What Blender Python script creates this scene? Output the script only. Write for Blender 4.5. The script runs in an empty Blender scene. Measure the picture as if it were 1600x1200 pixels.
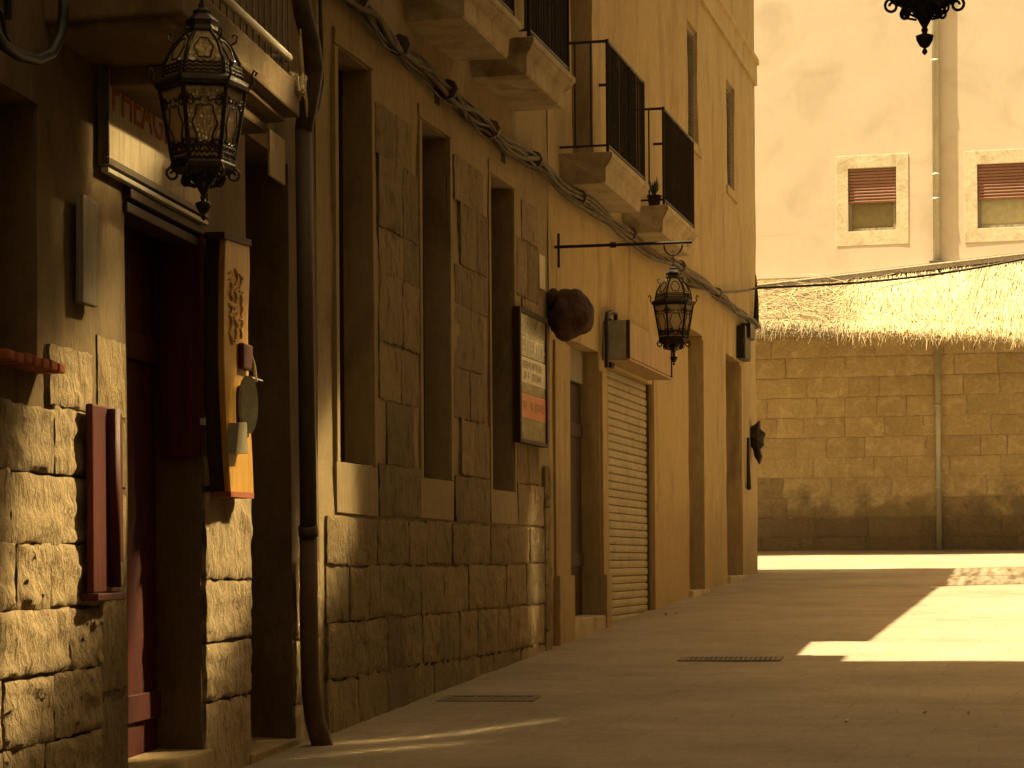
import bpy, bmesh, math, random
from mathutils import Vector, Matrix, noise
random.seed(7)
S = bpy.context.scene
COL = S.collection
RAD = math.radians

# ------------------------------------------------------------------ camera, sky, sun, exposure
FPX, CX, HY = 3600.0, 800.0, 878.0            # focal length, vertical axis and eye level, in pixels of the 1600x1200 photograph
YAW, ROLL = RAD(13.28), RAD(0.4)
cd = bpy.data.cameras.new('camera'); cam = bpy.data.objects.new('camera', cd); COL.objects.link(cam)
cd.sensor_width = 36.0; cd.lens = 36.0*FPX/1600.0
cd.shift_y = (HY-600.0)/1600.0; cd.clip_start = 0.1; cd.clip_end = 2000
cam.matrix_world = Matrix.Rotation(YAW, 4, 'Z') @ Matrix.Rotation(RAD(90), 4, 'X') @ Matrix.Rotation(-ROLL, 4, 'Z')
S.camera = cam
SUN_EL = RAD(71.0); SUN_H = Vector((0.945, 0.327)).normalized()      # horizontal travel direction of the light
w = bpy.data.worlds.new('World'); S.world = w; w.use_nodes = True
nt = w.node_tree; nt.nodes.clear()
sky = nt.nodes.new('ShaderNodeTexSky'); sky.sky_type = 'NISHITA'; sky.sun_disc = False
sky.sun_elevation = SUN_EL; sky.sun_rotation = math.atan2(-SUN_H.x, -SUN_H.y)
sky.dust_density = 5.0; sky.air_density = 1.2
tint = nt.nodes.new('ShaderNodeMix'); tint.data_type = 'RGBA'; tint.blend_type = 'MULTIPLY'
tint.inputs[0].default_value = 1.0; tint.inputs[7].default_value = (1.0, 0.715, 0.325, 1)
bg = nt.nodes.new('ShaderNodeBackground'); bg.inputs[1].default_value = 0.085
wo = nt.nodes.new('ShaderNodeOutputWorld')
nt.links.new(sky.outputs[0], tint.inputs[6]); nt.links.new(tint.outputs[2], bg.inputs[0]); nt.links.new(bg.outputs[0], wo.inputs[0])
sd = bpy.data.lights.new('sun', 'SUN'); sd.energy = 5.0; sd.angle = RAD(0.53); sd.color = (1.0, 0.845, 0.52)
sun = bpy.data.objects.new('sun', sd); COL.objects.link(sun)
sdir = Vector((SUN_H.x*math.cos(SUN_EL), SUN_H.y*math.cos(SUN_EL), -math.sin(SUN_EL)))
sun.rotation_euler = sdir.to_track_quat('-Z', 'Y').to_euler(); sun.location = (-10, 0, 30)
vs = S.view_settings
vs.view_transform = 'Standard'; vs.look = 'None'; vs.gamma = 1.0; vs.use_curve_mapping = False
vs.exposure = 1.72
S.render.engine = 'CYCLES'
S.cycles.use_denoising = True
S.cycles.max_bounces = 8; S.cycles.diffuse_bounces = 4; S.cycles.glossy_bounces = 4
S.cycles.blur_glossy = 0.0; S.cycles.sample_clamp_indirect = 0.0

# ------------------------------------------------------------------ pixels to places
RV = Vector((math.cos(YAW), math.sin(YAW), 0)); FV = Vector((-math.sin(YAW), math.cos(YAW), 0)); ZV = Vector((0, 0, 1))
def ray(px, py):
    a, b = (px-CX)/FPX, (HY-py)/FPX
    c, s = math.cos(ROLL), math.sin(ROLL)
    return FV + (a*c+b*s)*RV + (-a*s+b*c)*ZV
GPTS = [(-70, -3.9), (0, -1.45), (9, -1.0), (12.5, -.955), (18, -.72), (32, -.165), (41, .2), (130, .4)]
def gz(y):
    for (a, za), (b, zb) in zip(GPTS, GPTS[1:]):
        if y <= b: return za+(zb-za)*(y-a)/(b-a)
    return GPTS[-1][1]
def ground_at(px, py):
    d = ray(px, py); t = 3.0
    while t < 120 and (d*t).z > gz((d*t).y): t += 0.02
    return d*t
class Frame:
    """a wall plane: u runs along it away from the viewer, n points out of it"""
    def __init__(s, x, y, ang):
        s.p = Vector((x, y, 0)); s.u = Vector((-math.sin(ang), math.cos(ang), 0)); s.n = Vector((math.cos(ang), math.sin(ang), 0))
    def pt(s, u, off, z): return s.p + s.u*u + s.n*off + ZV*z
    def px(s, x, y, off=0.0):
        d = ray(x, y); t = (off + s.p.dot(s.n))/d.dot(s.n); q = d*t - s.p
        return q.dot(s.u), q.z
    def mat(s): 
        m = Matrix.Identity(4)
        for i, v in enumerate((-s.u, s.n, ZV)):
            for j in range(3): m[j][i] = v[j]
        return m
FA = Frame(-4.0, 12.25, RAD(5.4))
FB = Frame(-4.0, 0.0, 0.0)
FC = Frame(-4.03, 0.0, 0.0)
class FarFrame(Frame):
    def __init__(s, y):
        s.p = Vector((0, y, 0)); s.u = Vector((1, 0, 0)); s.n = Vector((0, -1, 0))
FF = FarFrame(39.9)
class RightFrame(Frame):
    def __init__(s, x):
        s.p = Vector((x, 0, 0)); s.u = Vector((0, -1, 0)); s.n = Vector((-1, 0, 0))
FR = RightFrame(1.05)

# ------------------------------------------------------------------ materials
def principled(name):
    m = bpy.data.materials.new(name); m.use_nodes = True
    n = m.node_tree.nodes; b = n['Principled BSDF']
    return m, m.node_tree, b
def N(t, kind, **kw):
    n = t.nodes.new(kind)
    for k, v in kw.items(): setattr(n, k, v)
    return n
def surf(name, c1, c2, c3=None, scale=2.0, fine=40.0, bump=0.3, bump_d=0.01, rough=0.85, stretch=(1, 1, 1), vary=0.18, metal=0.0, coarse=6.0, relief=2.2, stain=None, tone=False, grain=(.82, 1.15)):
    """stone, plaster, wood, metal: two or three colours mixed by noise in world space, per-object tone, two scales of relief"""
    m, t, b = principled(name); L = t.links.new
    geo = N(t, 'ShaderNodeNewGeometry'); mp = N(t, 'ShaderNodeMapping'); mp.inputs['Scale'].default_value = stretch
    L(geo.outputs['Position'], mp.inputs['Vector'])
    n1 = N(t, 'ShaderNodeTexNoise'); n1.inputs['Scale'].default_value = scale; n1.inputs['Detail'].default_value = 8; n1.inputs['Roughness'].default_value = .65
    n2 = N(t, 'ShaderNodeTexNoise'); n2.inputs['Scale'].default_value = fine; n2.inputs['Detail'].default_value = 5; n2.inputs['Roughness'].default_value = .7
    n3 = N(t, 'ShaderNodeTexNoise'); n3.inputs['Scale'].default_value = coarse; n3.inputs['Detail'].default_value = 6; n3.inputs['Distortion'].default_value = .6
    for q in (n1, n2, n3): L(mp.outputs[0], q.inputs['Vector'])
    r1 = N(t, 'ShaderNodeMapRange'); r1.inputs[1].default_value = .35; r1.inputs[2].default_value = .68
    L(n1.outputs[0], r1.inputs[0])
    mx = N(t, 'ShaderNodeMix', data_type='RGBA'); mx.inputs[6].default_value = (*c1, 1); mx.inputs[7].default_value = (*c2, 1)
    L(r1.outputs[0], mx.inputs[0]); out = mx.outputs[2]
    if c3:
        r3 = N(t, 'ShaderNodeMapRange'); r3.inputs[1].default_value = .52; r3.inputs[2].default_value = .72
        L(n3.outputs[0], r3.inputs[0])
        m3 = N(t, 'ShaderNodeMix', data_type='RGBA'); m3.inputs[7].default_value = (*c3, 1)
        L(r3.outputs[0], m3.inputs[0]); L(out, m3.inputs[6]); out = m3.outputs[2]
    if stain:                       # damp and dirt rising raggedly from the ground: (height, spread, colour)
        sx = N(t, 'ShaderNodeSeparateXYZ'); L(geo.outputs['Position'], sx.inputs[0])
        ns = N(t, 'ShaderNodeTexNoise'); ns.inputs['Scale'].default_value = 1.5; ns.inputs['Detail'].default_value = 7; ns.inputs['Roughness'].default_value = .62; L(geo.outputs['Position'], ns.inputs['Vector'])
        ma = N(t, 'ShaderNodeMath', operation='MULTIPLY_ADD'); ma.inputs[1].default_value = stain[1]; L(ns.outputs[0], ma.inputs[0])
        mz = N(t, 'ShaderNodeMath', operation='MULTIPLY'); mz.inputs[1].default_value = -1.0; L(sx.outputs[2], mz.inputs[0]); L(mz.outputs[0], ma.inputs[2])
        rs_ = N(t, 'ShaderNodeMapRange'); rs_.inputs[1].default_value = stain[1]*.5-stain[0]-.16; rs_.inputs[2].default_value = stain[1]*.5-stain[0]+.22; rs_.inputs[4].default_value = stain[3]
        L(ma.outputs[0], rs_.inputs[0])
        ms = N(t, 'ShaderNodeMix', data_type='RGBA'); ms.inputs[7].default_value = (*stain[2], 1); L(rs_.outputs[0], ms.inputs[0]); L(out, ms.inputs[6]); out = ms.outputs[2]
    # grain and tone of each piece
    oi = N(t, 'ShaderNodeObjectInfo')
    rg = N(t, 'ShaderNodeMapRange'); rg.inputs[3].default_value = 1-vary; rg.inputs[4].default_value = 1+vary
    L(oi.outputs['Random'], rg.inputs[0])
    rf = N(t, 'ShaderNodeMapRange'); rf.inputs[1].default_value = .3; rf.inputs[2].default_value = .7; rf.inputs[3].default_value, rf.inputs[4].default_value = grain
    L(n2.outputs[0], rf.inputs[0])
    mu = N(t, 'ShaderNodeMath', operation='MULTIPLY'); L(rg.outputs[0], mu.inputs[0]); L(rf.outputs[0], mu.inputs[1])
    if tone:
        at = N(t, 'ShaderNodeAttribute'); at.attribute_name = 'tone'; m5 = N(t, 'ShaderNodeMath', operation='MULTIPLY'); L(mu.outputs[0], m5.inputs[0]); L(at.outputs['Fac'], m5.inputs[1]); mu = m5
    hs = N(t, 'ShaderNodeHueSaturation'); L(out, hs.inputs['Color']); L(mu.outputs[0], hs.inputs['Value'])
    L(hs.outputs[0], b.inputs['Base Color'])
    b.inputs['Roughness'].default_value = rough; b.inputs['Metallic'].default_value = metal
    b.inputs['Specular IOR Level'].default_value = .3
    if bump > 0:
        ad = N(t, 'ShaderNodeMath', operation='MULTIPLY_ADD'); ad.inputs[1].default_value = relief
        L(n3.outputs[0], ad.inputs[0]); L(n2.outputs[0], ad.inputs[2])
        bp = N(t, 'ShaderNodeBump'); bp.inputs['Strength'].default_value = bump; bp.inputs['Distance'].default_value = bump_d
        L(ad.outputs[0], bp.inputs['Height']); L(bp.outputs[0], b.inputs['Normal'])
    return m
M = {}
M['rough_stone'] = surf('rough_stone', (.40, .30, .175), (.30, .22, .12), (.20, .14, .072), scale=3, fine=48, bump=1.0, bump_d=.019, rough=.95, stretch=(1, 1, .5), vary=.12, coarse=15, relief=1.5)
M['dressed_stone'] = surf('dressed_stone', (.30, .222, .11), (.23, .163, .078), (.155, .104, .048), scale=2.5, fine=40, bump=1.0, bump_d=.024, rough=.95, stretch=(1, 1, .5), vary=.2, coarse=12, relief=1.2)
M['mortar'] = surf('mortar', (.28, .2, .11), (.2, .14, .07), scale=6, fine=60, bump=.7, bump_d=.012, rough=1)
M['render_near'] = surf('render_near', (.19, .13, .06), (.138, .09, .04), (.10, .063, .028), scale=1.3, fine=30, bump=.45, bump_d=.012, rough=.95, stretch=(1, 1, .4), coarse=3)
M['smooth_surround'] = surf('smooth_surround', (.32, .235, .115), (.255, .185, .088), (.20, .14, .066), scale=1.6, fine=26, bump=.3, bump_d=.008, rough=.92, stretch=(1, 1, .35), vary=.07, coarse=3)
M['ochre_plaster'] = surf('ochre_plaster', (.44, .325, .155), (.37, .265, .12), (.285, .195, .085), scale=.8, fine=22, bump=.45, bump_d=.010, rough=.93, stretch=(1, 1, .3), vary=.03, coarse=2.6, stain=(.62, .5, (.30, .205, .095), .55))
M['pale_plaster'] = surf('pale_plaster', (.67, .575, .455), (.63, .535, .42), (.56, .465, .36), scale=.6, fine=9, bump=.12, bump_d=.004, rough=.95, vary=.02, coarse=1.1, grain=(.965, 1.03))
M['frame_plaster'] = surf('frame_plaster', (.70, .63, .46), (.64, .56, .40), (.54, .45, .30), scale=2.5, fine=18, bump=.3, bump_d=.008, rough=.95, vary=.03, coarse=5)
M['far_stone'] = surf('far_stone', (.46, .36, .19), (.39, .295, .15), (.52, .425, .24), scale=1.6, fine=20, bump=.6, bump_d=.02, rough=.95, vary=.08, coarse=5, relief=1.2, stain=(1.0, 3.2, (.19, .145, .08), .8))
M['far_stone_dark'] = surf('far_stone_dark', (.27, .20, .11), (.33, .245, .135), (.20, .145, .08), scale=2.2, fine=20, bump=.8, bump_d=.03, rough=.95, vary=.12, coarse=5, relief=1.2, stain=(.9, 1.2, (.15, .11, .06), .7))
M['far_mortar'] = surf('far_mortar', (.52, .41, .25), (.40, .30, .17), scale=3, fine=30, bump=.7, bump_d=.02, rough=1, stain=(.9, 1.2, (.2, .145, .08), .7))
M['balcony_stone'] = surf('balcony_stone', (.46, .37, .23), (.34, .26, .15), (.24, .17, .09), scale=3, fine=35, bump=.4, bump_d=.008, rough=.9, vary=.06, coarse=4)
M['iron'] = surf('iron', (.022, .018, .014), (.05, .035, .022), scale=20, fine=90, bump=.25, bump_d=.003, rough=.5, metal=.6)
M['disc_metal'] = surf('disc_metal', (.27, .24, .15), (.2, .17, .1), scale=12, fine=50, bump=.2, bump_d=.003, rough=.6)
M['grey_iron'] = surf('grey_iron', (.13, .105, .07), (.09, .07, .045), (.16, .11, .06), scale=12, fine=70, bump=.2, bump_d=.003, rough=.55, metal=.3)
M['cable'] = surf('cable', (.08, .06, .035), (.17, .13, .08), scale=8, fine=60, bump=.2, bump_d=.004, rough=.7, vary=.4)
M['black_rubber'] = surf('black_rubber', (.018, .015, .012), (.03, .025, .018), scale=8, fine=60, bump=.1, rough=.5)
M['dark_wood'] = surf('dark_wood', (.052, .022, .010), (.030, .012, .006), scale=3, fine=40, bump=.5, bump_d=.006, rough=.6, stretch=(6, 6, .35), vary=.2)
M['red_wood'] = surf('red_wood', (.085, .010, .005), (.055, .007, .004), (.032, .006, .003), scale=3, fine=40, bump=.4, bump_d=.005, rough=.6, stretch=(6, 6, .35), vary=.12)
M['orange_wood'] = surf('orange_wood', (.56, .32, .07), (.45, .235, .045), (.34, .155, .03), scale=4, fine=40, bump=.3, bump_d=.004, rough=.4, stretch=(8, 8, .4), vary=.05)
M['grey_wood'] = surf('grey_wood', (.30, .26, .19), (.22, .185, .13), (.14, .115, .08), scale=4, fine=50, bump=.5, bump_d=.006, rough=.85, stretch=(5, 5, .3))
M['sign_white'] = surf('sign_white', (.66, .55, .36), (.54, .43, .26), (.40, .29, .15), scale=2.5, fine=30, bump=.15, bump_d=.003, rough=.6, stretch=(3, 3, .4), vary=0)
M['sign_red'] = surf('sign_red', (.34, .07, .03), (.44, .16, .07), scale=9, fine=40, bump=0, rough=.7)
M['zinc'] = surf('zinc', (.50, .47, .38), (.42, .39, .30), scale=3, fine=40, bump=.15, bump_d=.003, rough=.5, metal=.3, vary=.05)
M['dark_pipe'] = surf('dark_pipe', (.050, .042, .028), (.085, .062, .036), (.11, .06, .03), scale=5, fine=40, bump=.3, bump_d=.004, rough=.55, stretch=(1, 1, .4), vary=.05)
M['rust_pipe'] = surf('rust_pipe', (.105, .060, .030), (.075, .042, .021), (.14, .085, .042), scale=7, fine=50, bump=.4, bump_d=.005, rough=.7, stretch=(1, 1, .5), vary=.05)
M['shutter_metal'] = surf('shutter_metal', (.36, .295, .175), (.31, .25, .145), (.25, .19, .105), scale=3, fine=30, bump=.2, bump_d=.004, rough=.6, vary=.06, metal=.1)
M['blind'] = surf('blind', (.30, .155, .105), (.25, .125, .085), scale=4, fine=30, bump=.1, rough=.6, vary=.05)
M['brown_lump'] = surf('brown_lump', (.066, .026, .013), (.042, .016, .008), (.09, .040, .018), scale=9, fine=50, bump=.8, bump_d=.015, rough=.8)
M['lightbox_face'] = surf('lightbox_face', (.38, .26, .14), (.30, .19, .095), (.24, .14, .065), scale=3, fine=25, bump=.1, rough=.7, stretch=(2, 2, .5))
M['lightbox_side'] = surf('lightbox_side', (.30, .27, .20), (.24, .21, .15), scale=5, fine=30, bump=.1, rough=.6)
M['poster_dark'] = surf('poster_dark', (.15, .12, .05), (.24, .20, .10), (.36, .31, .16), scale=5, fine=18, bump=0, rough=.25, vary=.1)
M['poster_white'] = surf('poster_white', (.60, .53, .37), (.54, .46, .30), scale=6, fine=30, bump=0, rough=.35)
M['poster_orange'] = surf('poster_orange', (.55, .15, .05), (.45, .11, .04), (.60, .28, .12), scale=9, fine=30, bump=0, rough=.35)
M['poster_ink'] = surf('poster_ink', (.22, .17, .08), (.16, .12, .05), scale=9, fine=30, bump=0, rough=.5)
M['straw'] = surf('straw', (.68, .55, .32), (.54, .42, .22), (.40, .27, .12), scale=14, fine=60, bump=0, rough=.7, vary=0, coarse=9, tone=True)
M['thatch_base'] = surf('thatch_base', (.44, .32, .16), (.34, .24, .11), scale=14, fine=60, bump=.6, bump_d=.02, rough=.9, coarse=20)
M['old_cover'] = surf('old_cover', (.17, .135, .085), (.13, .10, .06), (.22, .17, .10), scale=9, fine=60, bump=.3, bump_d=.004, rough=.7)
M['clay'] = surf('clay', (.40, .11, .045), (.30, .075, .03), scale=14, fine=60, bump=.4, rough=.9)
M['interior'] = surf('interior', (.05, .035, .02), (.03, .02, .012), scale=3, fine=20, bump=.1, rough=.9)
M['roof_tile'] = surf('roof_tile', (.42, .20, .10), (.34, .16, .08), scale=3, fine=20, bump=.3, rough=.9)
M['sun_wall'] = surf('sun_wall', (.40, .29, .15), (.35, .25, .125), (.31, .21, .1), scale=.8, fine=14, bump=.3, rough=.95, vary=.03, coarse=2)
M['dark_wall'] = surf('dark_wall', (.17, .12, .065), (.13, .09, .045), (.10, .068, .034), scale=.8, fine=14, bump=.3, rough=.95, vary=.03, coarse=2)
M['rope'] = surf('rope', (.55, .45, .26), (.42, .33, .18), scale=20, fine=90, bump=.3, bump_d=.003, rough=.8)
M['debris'] = surf('debris', (.30, .22, .12), (.18, .12, .06), scale=20, fine=60, bump=.3, rough=.9, vary=.4)
def glass_mat(name, col, rough, bump, trans):
    m, t, b = principled(name); L = t.links.new
    b.inputs['Base Color'].default_value = (*col, 1); b.inputs['Roughness'].default_value = rough
    b.inputs['Transmission Weight'].default_value = trans; b.inputs['IOR'].default_value = 1.45
    if bump:
        geo = N(t, 'ShaderNodeNewGeometry'); v = N(t, 'ShaderNodeTexVoronoi'); v.inputs['Scale'].default_value = 90
        L(geo.outputs['Position'], v.inputs['Vector']); bp = N(t, 'ShaderNodeBump'); bp.inputs['Strength'].default_value = bump; bp.inputs['Distance'].default_value = .006
        L(v.outputs[0], bp.inputs['Height']); L(bp.outputs[0], b.inputs['Normal'])
    return m
def lamp_glass():
    m = bpy.data.materials.new('lamp_glass'); m.use_nodes = True; t = m.node_tree; L = t.links.new; t.nodes.clear()
    out = N(t, 'ShaderNodeOutputMaterial'); tr = N(t, 'ShaderNodeBsdfTranslucent'); gl = N(t, 'ShaderNodeBsdfGlossy'); tp = N(t, 'ShaderNodeBsdfTransparent')
    tr.inputs[0].default_value = (.97, .92, .76, 1); gl.inputs[0].default_value = (1, .95, .8, 1); gl.inputs['Roughness'].default_value = .18; tp.inputs[0].default_value = (.85, .70, .40, 1)
    geo = N(t, 'ShaderNodeNewGeometry'); v = N(t, 'ShaderNodeTexVoronoi'); v.inputs['Scale'].default_value = 70; L(geo.outputs['Position'], v.inputs['Vector'])
    bp = N(t, 'ShaderNodeBump'); bp.inputs['Strength'].default_value = 1.0; bp.inputs['Distance'].default_value = .012; L(v.outputs[0], bp.inputs['Height']); L(bp.outputs[0], gl.inputs['Normal'])
    a = N(t, 'ShaderNodeMixShader'); a.inputs[0].default_value = .28; L(tr.outputs[0], a.inputs[1]); L(tp.outputs[0], a.inputs[2])
    b = N(t, 'ShaderNodeMixShader'); b.inputs[0].default_value = .16; L(a.outputs[0], b.inputs[1]); L(gl.outputs[0], b.inputs[2]); L(b.outputs[0], out.inputs[0])
    return m
M['lamp_glass'] = lamp_glass()
M['poster_glass'] = glass_mat('poster_glass', (.9, .9, .85), .05, 0, 1.0)
M['window_glass'] = surf('window_glass', (.20, .165, .085), (.15, .12, .06), scale=1, fine=10, bump=0, rough=.12, vary=.3)
M['window_glass_pale'] = surf('window_glass_pale', (.44, .40, .24), (.36, .32, .18), scale=1, fine=10, bump=0, rough=.15, vary=.1)

def paving():
    m, t, b = principled('stone_paving'); L = t.links.new
    geo = N(t, 'ShaderNodeNewGeometry')
    mp = N(t, 'ShaderNodeMapping'); mp.inputs['Rotation'].default_value = (0, 0, RAD(3)); nd = N(t, 'ShaderNodeTexNoise'); nd.inputs['Scale'].default_value = 1.6; nd.inputs['Detail'].default_value = 3; L(geo.outputs['Position'], nd.inputs['Vector'])
    vm = N(t, 'ShaderNodeVectorMath', operation='MULTIPLY_ADD'); vm.inputs[1].default_value = (.16, .16, 0); L(nd.outputs['Color'], vm.inputs[0]); L(geo.outputs['Position'], vm.inputs[2]); L(vm.outputs[0], mp.inputs['Vector'])
    br = N(t, 'ShaderNodeTexBrick'); br.offset = .5
    for k, v in (('Scale', 1.0), ('Mortar Size', .008), ('Mortar Smooth', .3), ('Bias', 0.0), ('Brick Width', .62), ('Row Height', .31)): br.inputs[k].default_value = v
    br.inputs['Color1'].default_value = (.295, .236, .157, 1); br.inputs['Color2'].default_value = (.272, .215, .141, 1); br.inputs['Mortar'].default_value = (.24, .188, .12, 1)
    L(mp.outputs[0], br.inputs['Vector'])
    n1 = N(t, 'ShaderNodeTexNoise'); n1.inputs['Scale'].default_value = .9; n1.inputs['Detail'].default_value = 8; n1.inputs['Roughness'].default_value = .7
    n2 = N(t, 'ShaderNodeTexNoise'); n2.inputs['Scale'].default_value = 30; n2.inputs['Detail'].default_value = 6
    L(geo.outputs['Position'], n1.inputs['Vector']); L(geo.outputs['Position'], n2.inputs['Vector'])
    r1 = N(t, 'ShaderNodeMapRange'); r1.inputs[1].default_value = .3; r1.inputs[2].default_value = .7; r1.inputs[3].default_value = .70; r1.inputs[4].default_value = 1.2; L(n1.outputs[0], r1.inputs[0])
    r2 = N(t, 'ShaderNodeMapRange'); r2.inputs[1].default_value = .3; r2.inputs[2].default_value = .7; r2.inputs[3].default_value = .84; r2.inputs[4].default_value = 1.12; L(n2.outputs[0], r2.inputs[0])
    mu = N(t, 'ShaderNodeMath', operation='MULTIPLY'); L(r1.outputs[0], mu.inputs[0]); L(r2.outputs[0], mu.inputs[1])
    hs = N(t, 'ShaderNodeHueSaturation'); L(br.outputs['Color'], hs.inputs['Color']); L(mu.outputs[0], hs.inputs['Value'])
    L(hs.outputs[0], b.inputs['Base Color']); b.inputs['Roughness'].default_value = .8; b.inputs['Specular IOR Level'].default_value = .3
    ad = N(t, 'ShaderNodeMath', operation='MULTIPLY_ADD'); ad.inputs[1].default_value = -.25; L(br.outputs['Fac'], ad.inputs[0]); L(n2.outputs[0], ad.inputs[2])
    bp = N(t, 'ShaderNodeBump'); bp.inputs['Strength'].default_value = .35; bp.inputs['Distance'].default_value = .008
    L(ad.outputs[0], bp.inputs['Height']); L(bp.outputs[0], b.inputs['Normal'])
    return m
M['paving'] = paving()

# ------------------------------------------------------------------ building helpers
def link(name, data, parent=None, mat=None):
    o = bpy.data.objects.new(name, data); COL.objects.link(o)
    if parent is not None: o.parent = parent
    if mat is not None and data is not None: data.materials.append(M[mat])
    return o
def worldloc(o):
    v = Vector((0, 0, 0))
    while o is not None: v += o.location; o = o.parent
    return v
def tag(o, label, cat, group=None, kind=None):
    o['label'] = label; o['category'] = cat
    if group: o['group'] = group
    if kind: o['kind'] = kind
    return o
def thing(name, loc, label, cat, group=None):
    o = bpy.data.objects.new(name, None); COL.objects.link(o); o.location = loc; o.empty_display_size = .2
    return tag(o, label, cat, group)
class MB:
    """collects shapes in world coordinates; build() links them as one mesh object"""
    def __init__(s): s.v = []; s.f = []; s.smooth = False
    def add(s, vs, fs):
        k = len(s.v); s.v += [Vector(p) for p in vs]; s.f += [tuple(i+k for i in f) for f in fs]; return s
    def fbox(s, fr, u0, u1, o0, o1, z0, z1):
        P = [fr.pt(u, o, z) for z in (z0, z1) for o in (o0, o1) for u in (u0, u1)]
        return s.add(P, [(0, 1, 3, 2), (4, 6, 7, 5), (0, 4, 5, 1), (2, 3, 7, 6), (0, 2, 6, 4), (1, 5, 7, 3)])
    def box(s, c, dx, dy, dz, rot=None):
        c = Vector(c); P = []
        for z in (-.5, .5):
            for y in (-.5, .5):
                for x in (-.5, .5):
                    q = Vector((x*dx, y*dy, z*dz)); P.append(c+(rot @ q if rot else q))
        return s.add(P, [(0, 2, 3, 1), (4, 5, 7, 6), (0, 1, 5, 4), (2, 6, 7, 3), (0, 4, 6, 2), (1, 3, 7, 5)])
    def prism(s, fr, prof, u0, u1):
        """profile of (off, z) points swept along the wall from u0 to u1"""
        n = len(prof)
        P = [fr.pt(u0, o, z) for o, z in prof]+[fr.pt(u1, o, z) for o, z in prof]
        F = [(i, (i+1) % n, n+(i+1) % n, n+i) for i in range(n)]+[tuple(range(n))[::-1], tuple(range(n, 2*n))]
        return s.add(P, F)
    def plate(s, fr, outline, o0, o1):
        """outline of (u, z) points given thickness from o0 to o1"""
        n = len(outline)
        P = [fr.pt(u, o0, z) for u, z in outline]+[fr.pt(u, o1, z) for u, z in outline]
        return s.add(P, [(i, (i+1) % n, n+(i+1) % n, n+i) for i in range(n)]+[tuple(range(n))[::-1], tuple(range(n, 2*n))])
    def tube(s, pts, r, n=8, cap=True):
        pts = [Vector(p) for p in pts]; rs = r if isinstance(r, (list, tuple)) else [r]*len(pts)
        k = len(s.v); prev = None
        for i, p in enumerate(pts):
            d = (pts[min(i+1, len(pts)-1)]-pts[max(i-1, 0)])
            if d.length < 1e-9: d = Vector((0, 0, 1))
            d.normalize()
            if prev is None:
                a = d.orthogonal().normalized()
            else:
                a = prev-d*prev.dot(d); a.normalize()
            prev = a; b = d.cross(a)
            for j in range(n):
                t = 2*math.pi*j/n; s.v.append(p+(a*math.cos(t)+b*math.sin(t))*rs[i])
        for i in range(len(pts)-1):
            for j in range(n):
                s.f.append((k+i*n+j, k+i*n+(j+1) % n, k+(i+1)*n+(j+1) % n, k+(i+1)*n+j))
        if cap:
            s.f.append(tuple(k+j for j in range(n))[::-1]); s.f.append(tuple(k+(len(pts)-1)*n+j for j in range(n)))
        return s
    def lathe(s, c, prof, n=12, ang=0.0):
        """profile of (radius, z) turned round the vertical through c"""
        c = Vector(c); k = len(s.v)
        for r, z in prof:
            for j in range(n):
                t = ang+2*math.pi*j/n; s.v.append(c+Vector((r*math.cos(t), r*math.sin(t), z)))
        for i in range(len(prof)-1):
            for j in range(n):
                s.f.append((k+i*n+j, k+i*n+(j+1) % n, k+(i+1)*n+(j+1) % n, k+(i+1)*n+j))
        s.f.append(tuple(k+j for j in range(n))[::-1]); s.f.append(tuple(k+(len(prof)-1)*n+j for j in range(n)))
        return s
    def build(s, name, mat, parent=None, bevel=0.0, smooth=False, wobble=0.0):
        me = bpy.data.meshes.new(name); off = worldloc(parent) if parent is not None else Vector((0, 0, 0))
        V = s.v
        if wobble: V = [p+wobble*noise.noise_vector(p*3.1) for p in V]
        me.from_pydata([p-off for p in V], [], s.f); me.update()
        bm = bmesh.new(); bm.from_mesh(me); bmesh.ops.recalc_face_normals(bm, faces=bm.faces)
        if bevel:
            es = [e for e in bm.edges if len(e.link_faces) == 2 and e.calc_face_angle(0) > .6]
            bmesh.ops.bevel(bm, geom=es, offset=bevel, segments=2, affect='EDGES', profile=.6)
        bm.to_mesh(me); bm.free()
        if smooth: me.shade_smooth()
        return link(name, me, parent, mat)
def top(o_mb, name, mat, label, cat, group=None, **kw):
    return tag(o_mb.build(name, mat, None, **kw), label, cat, group)

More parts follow.
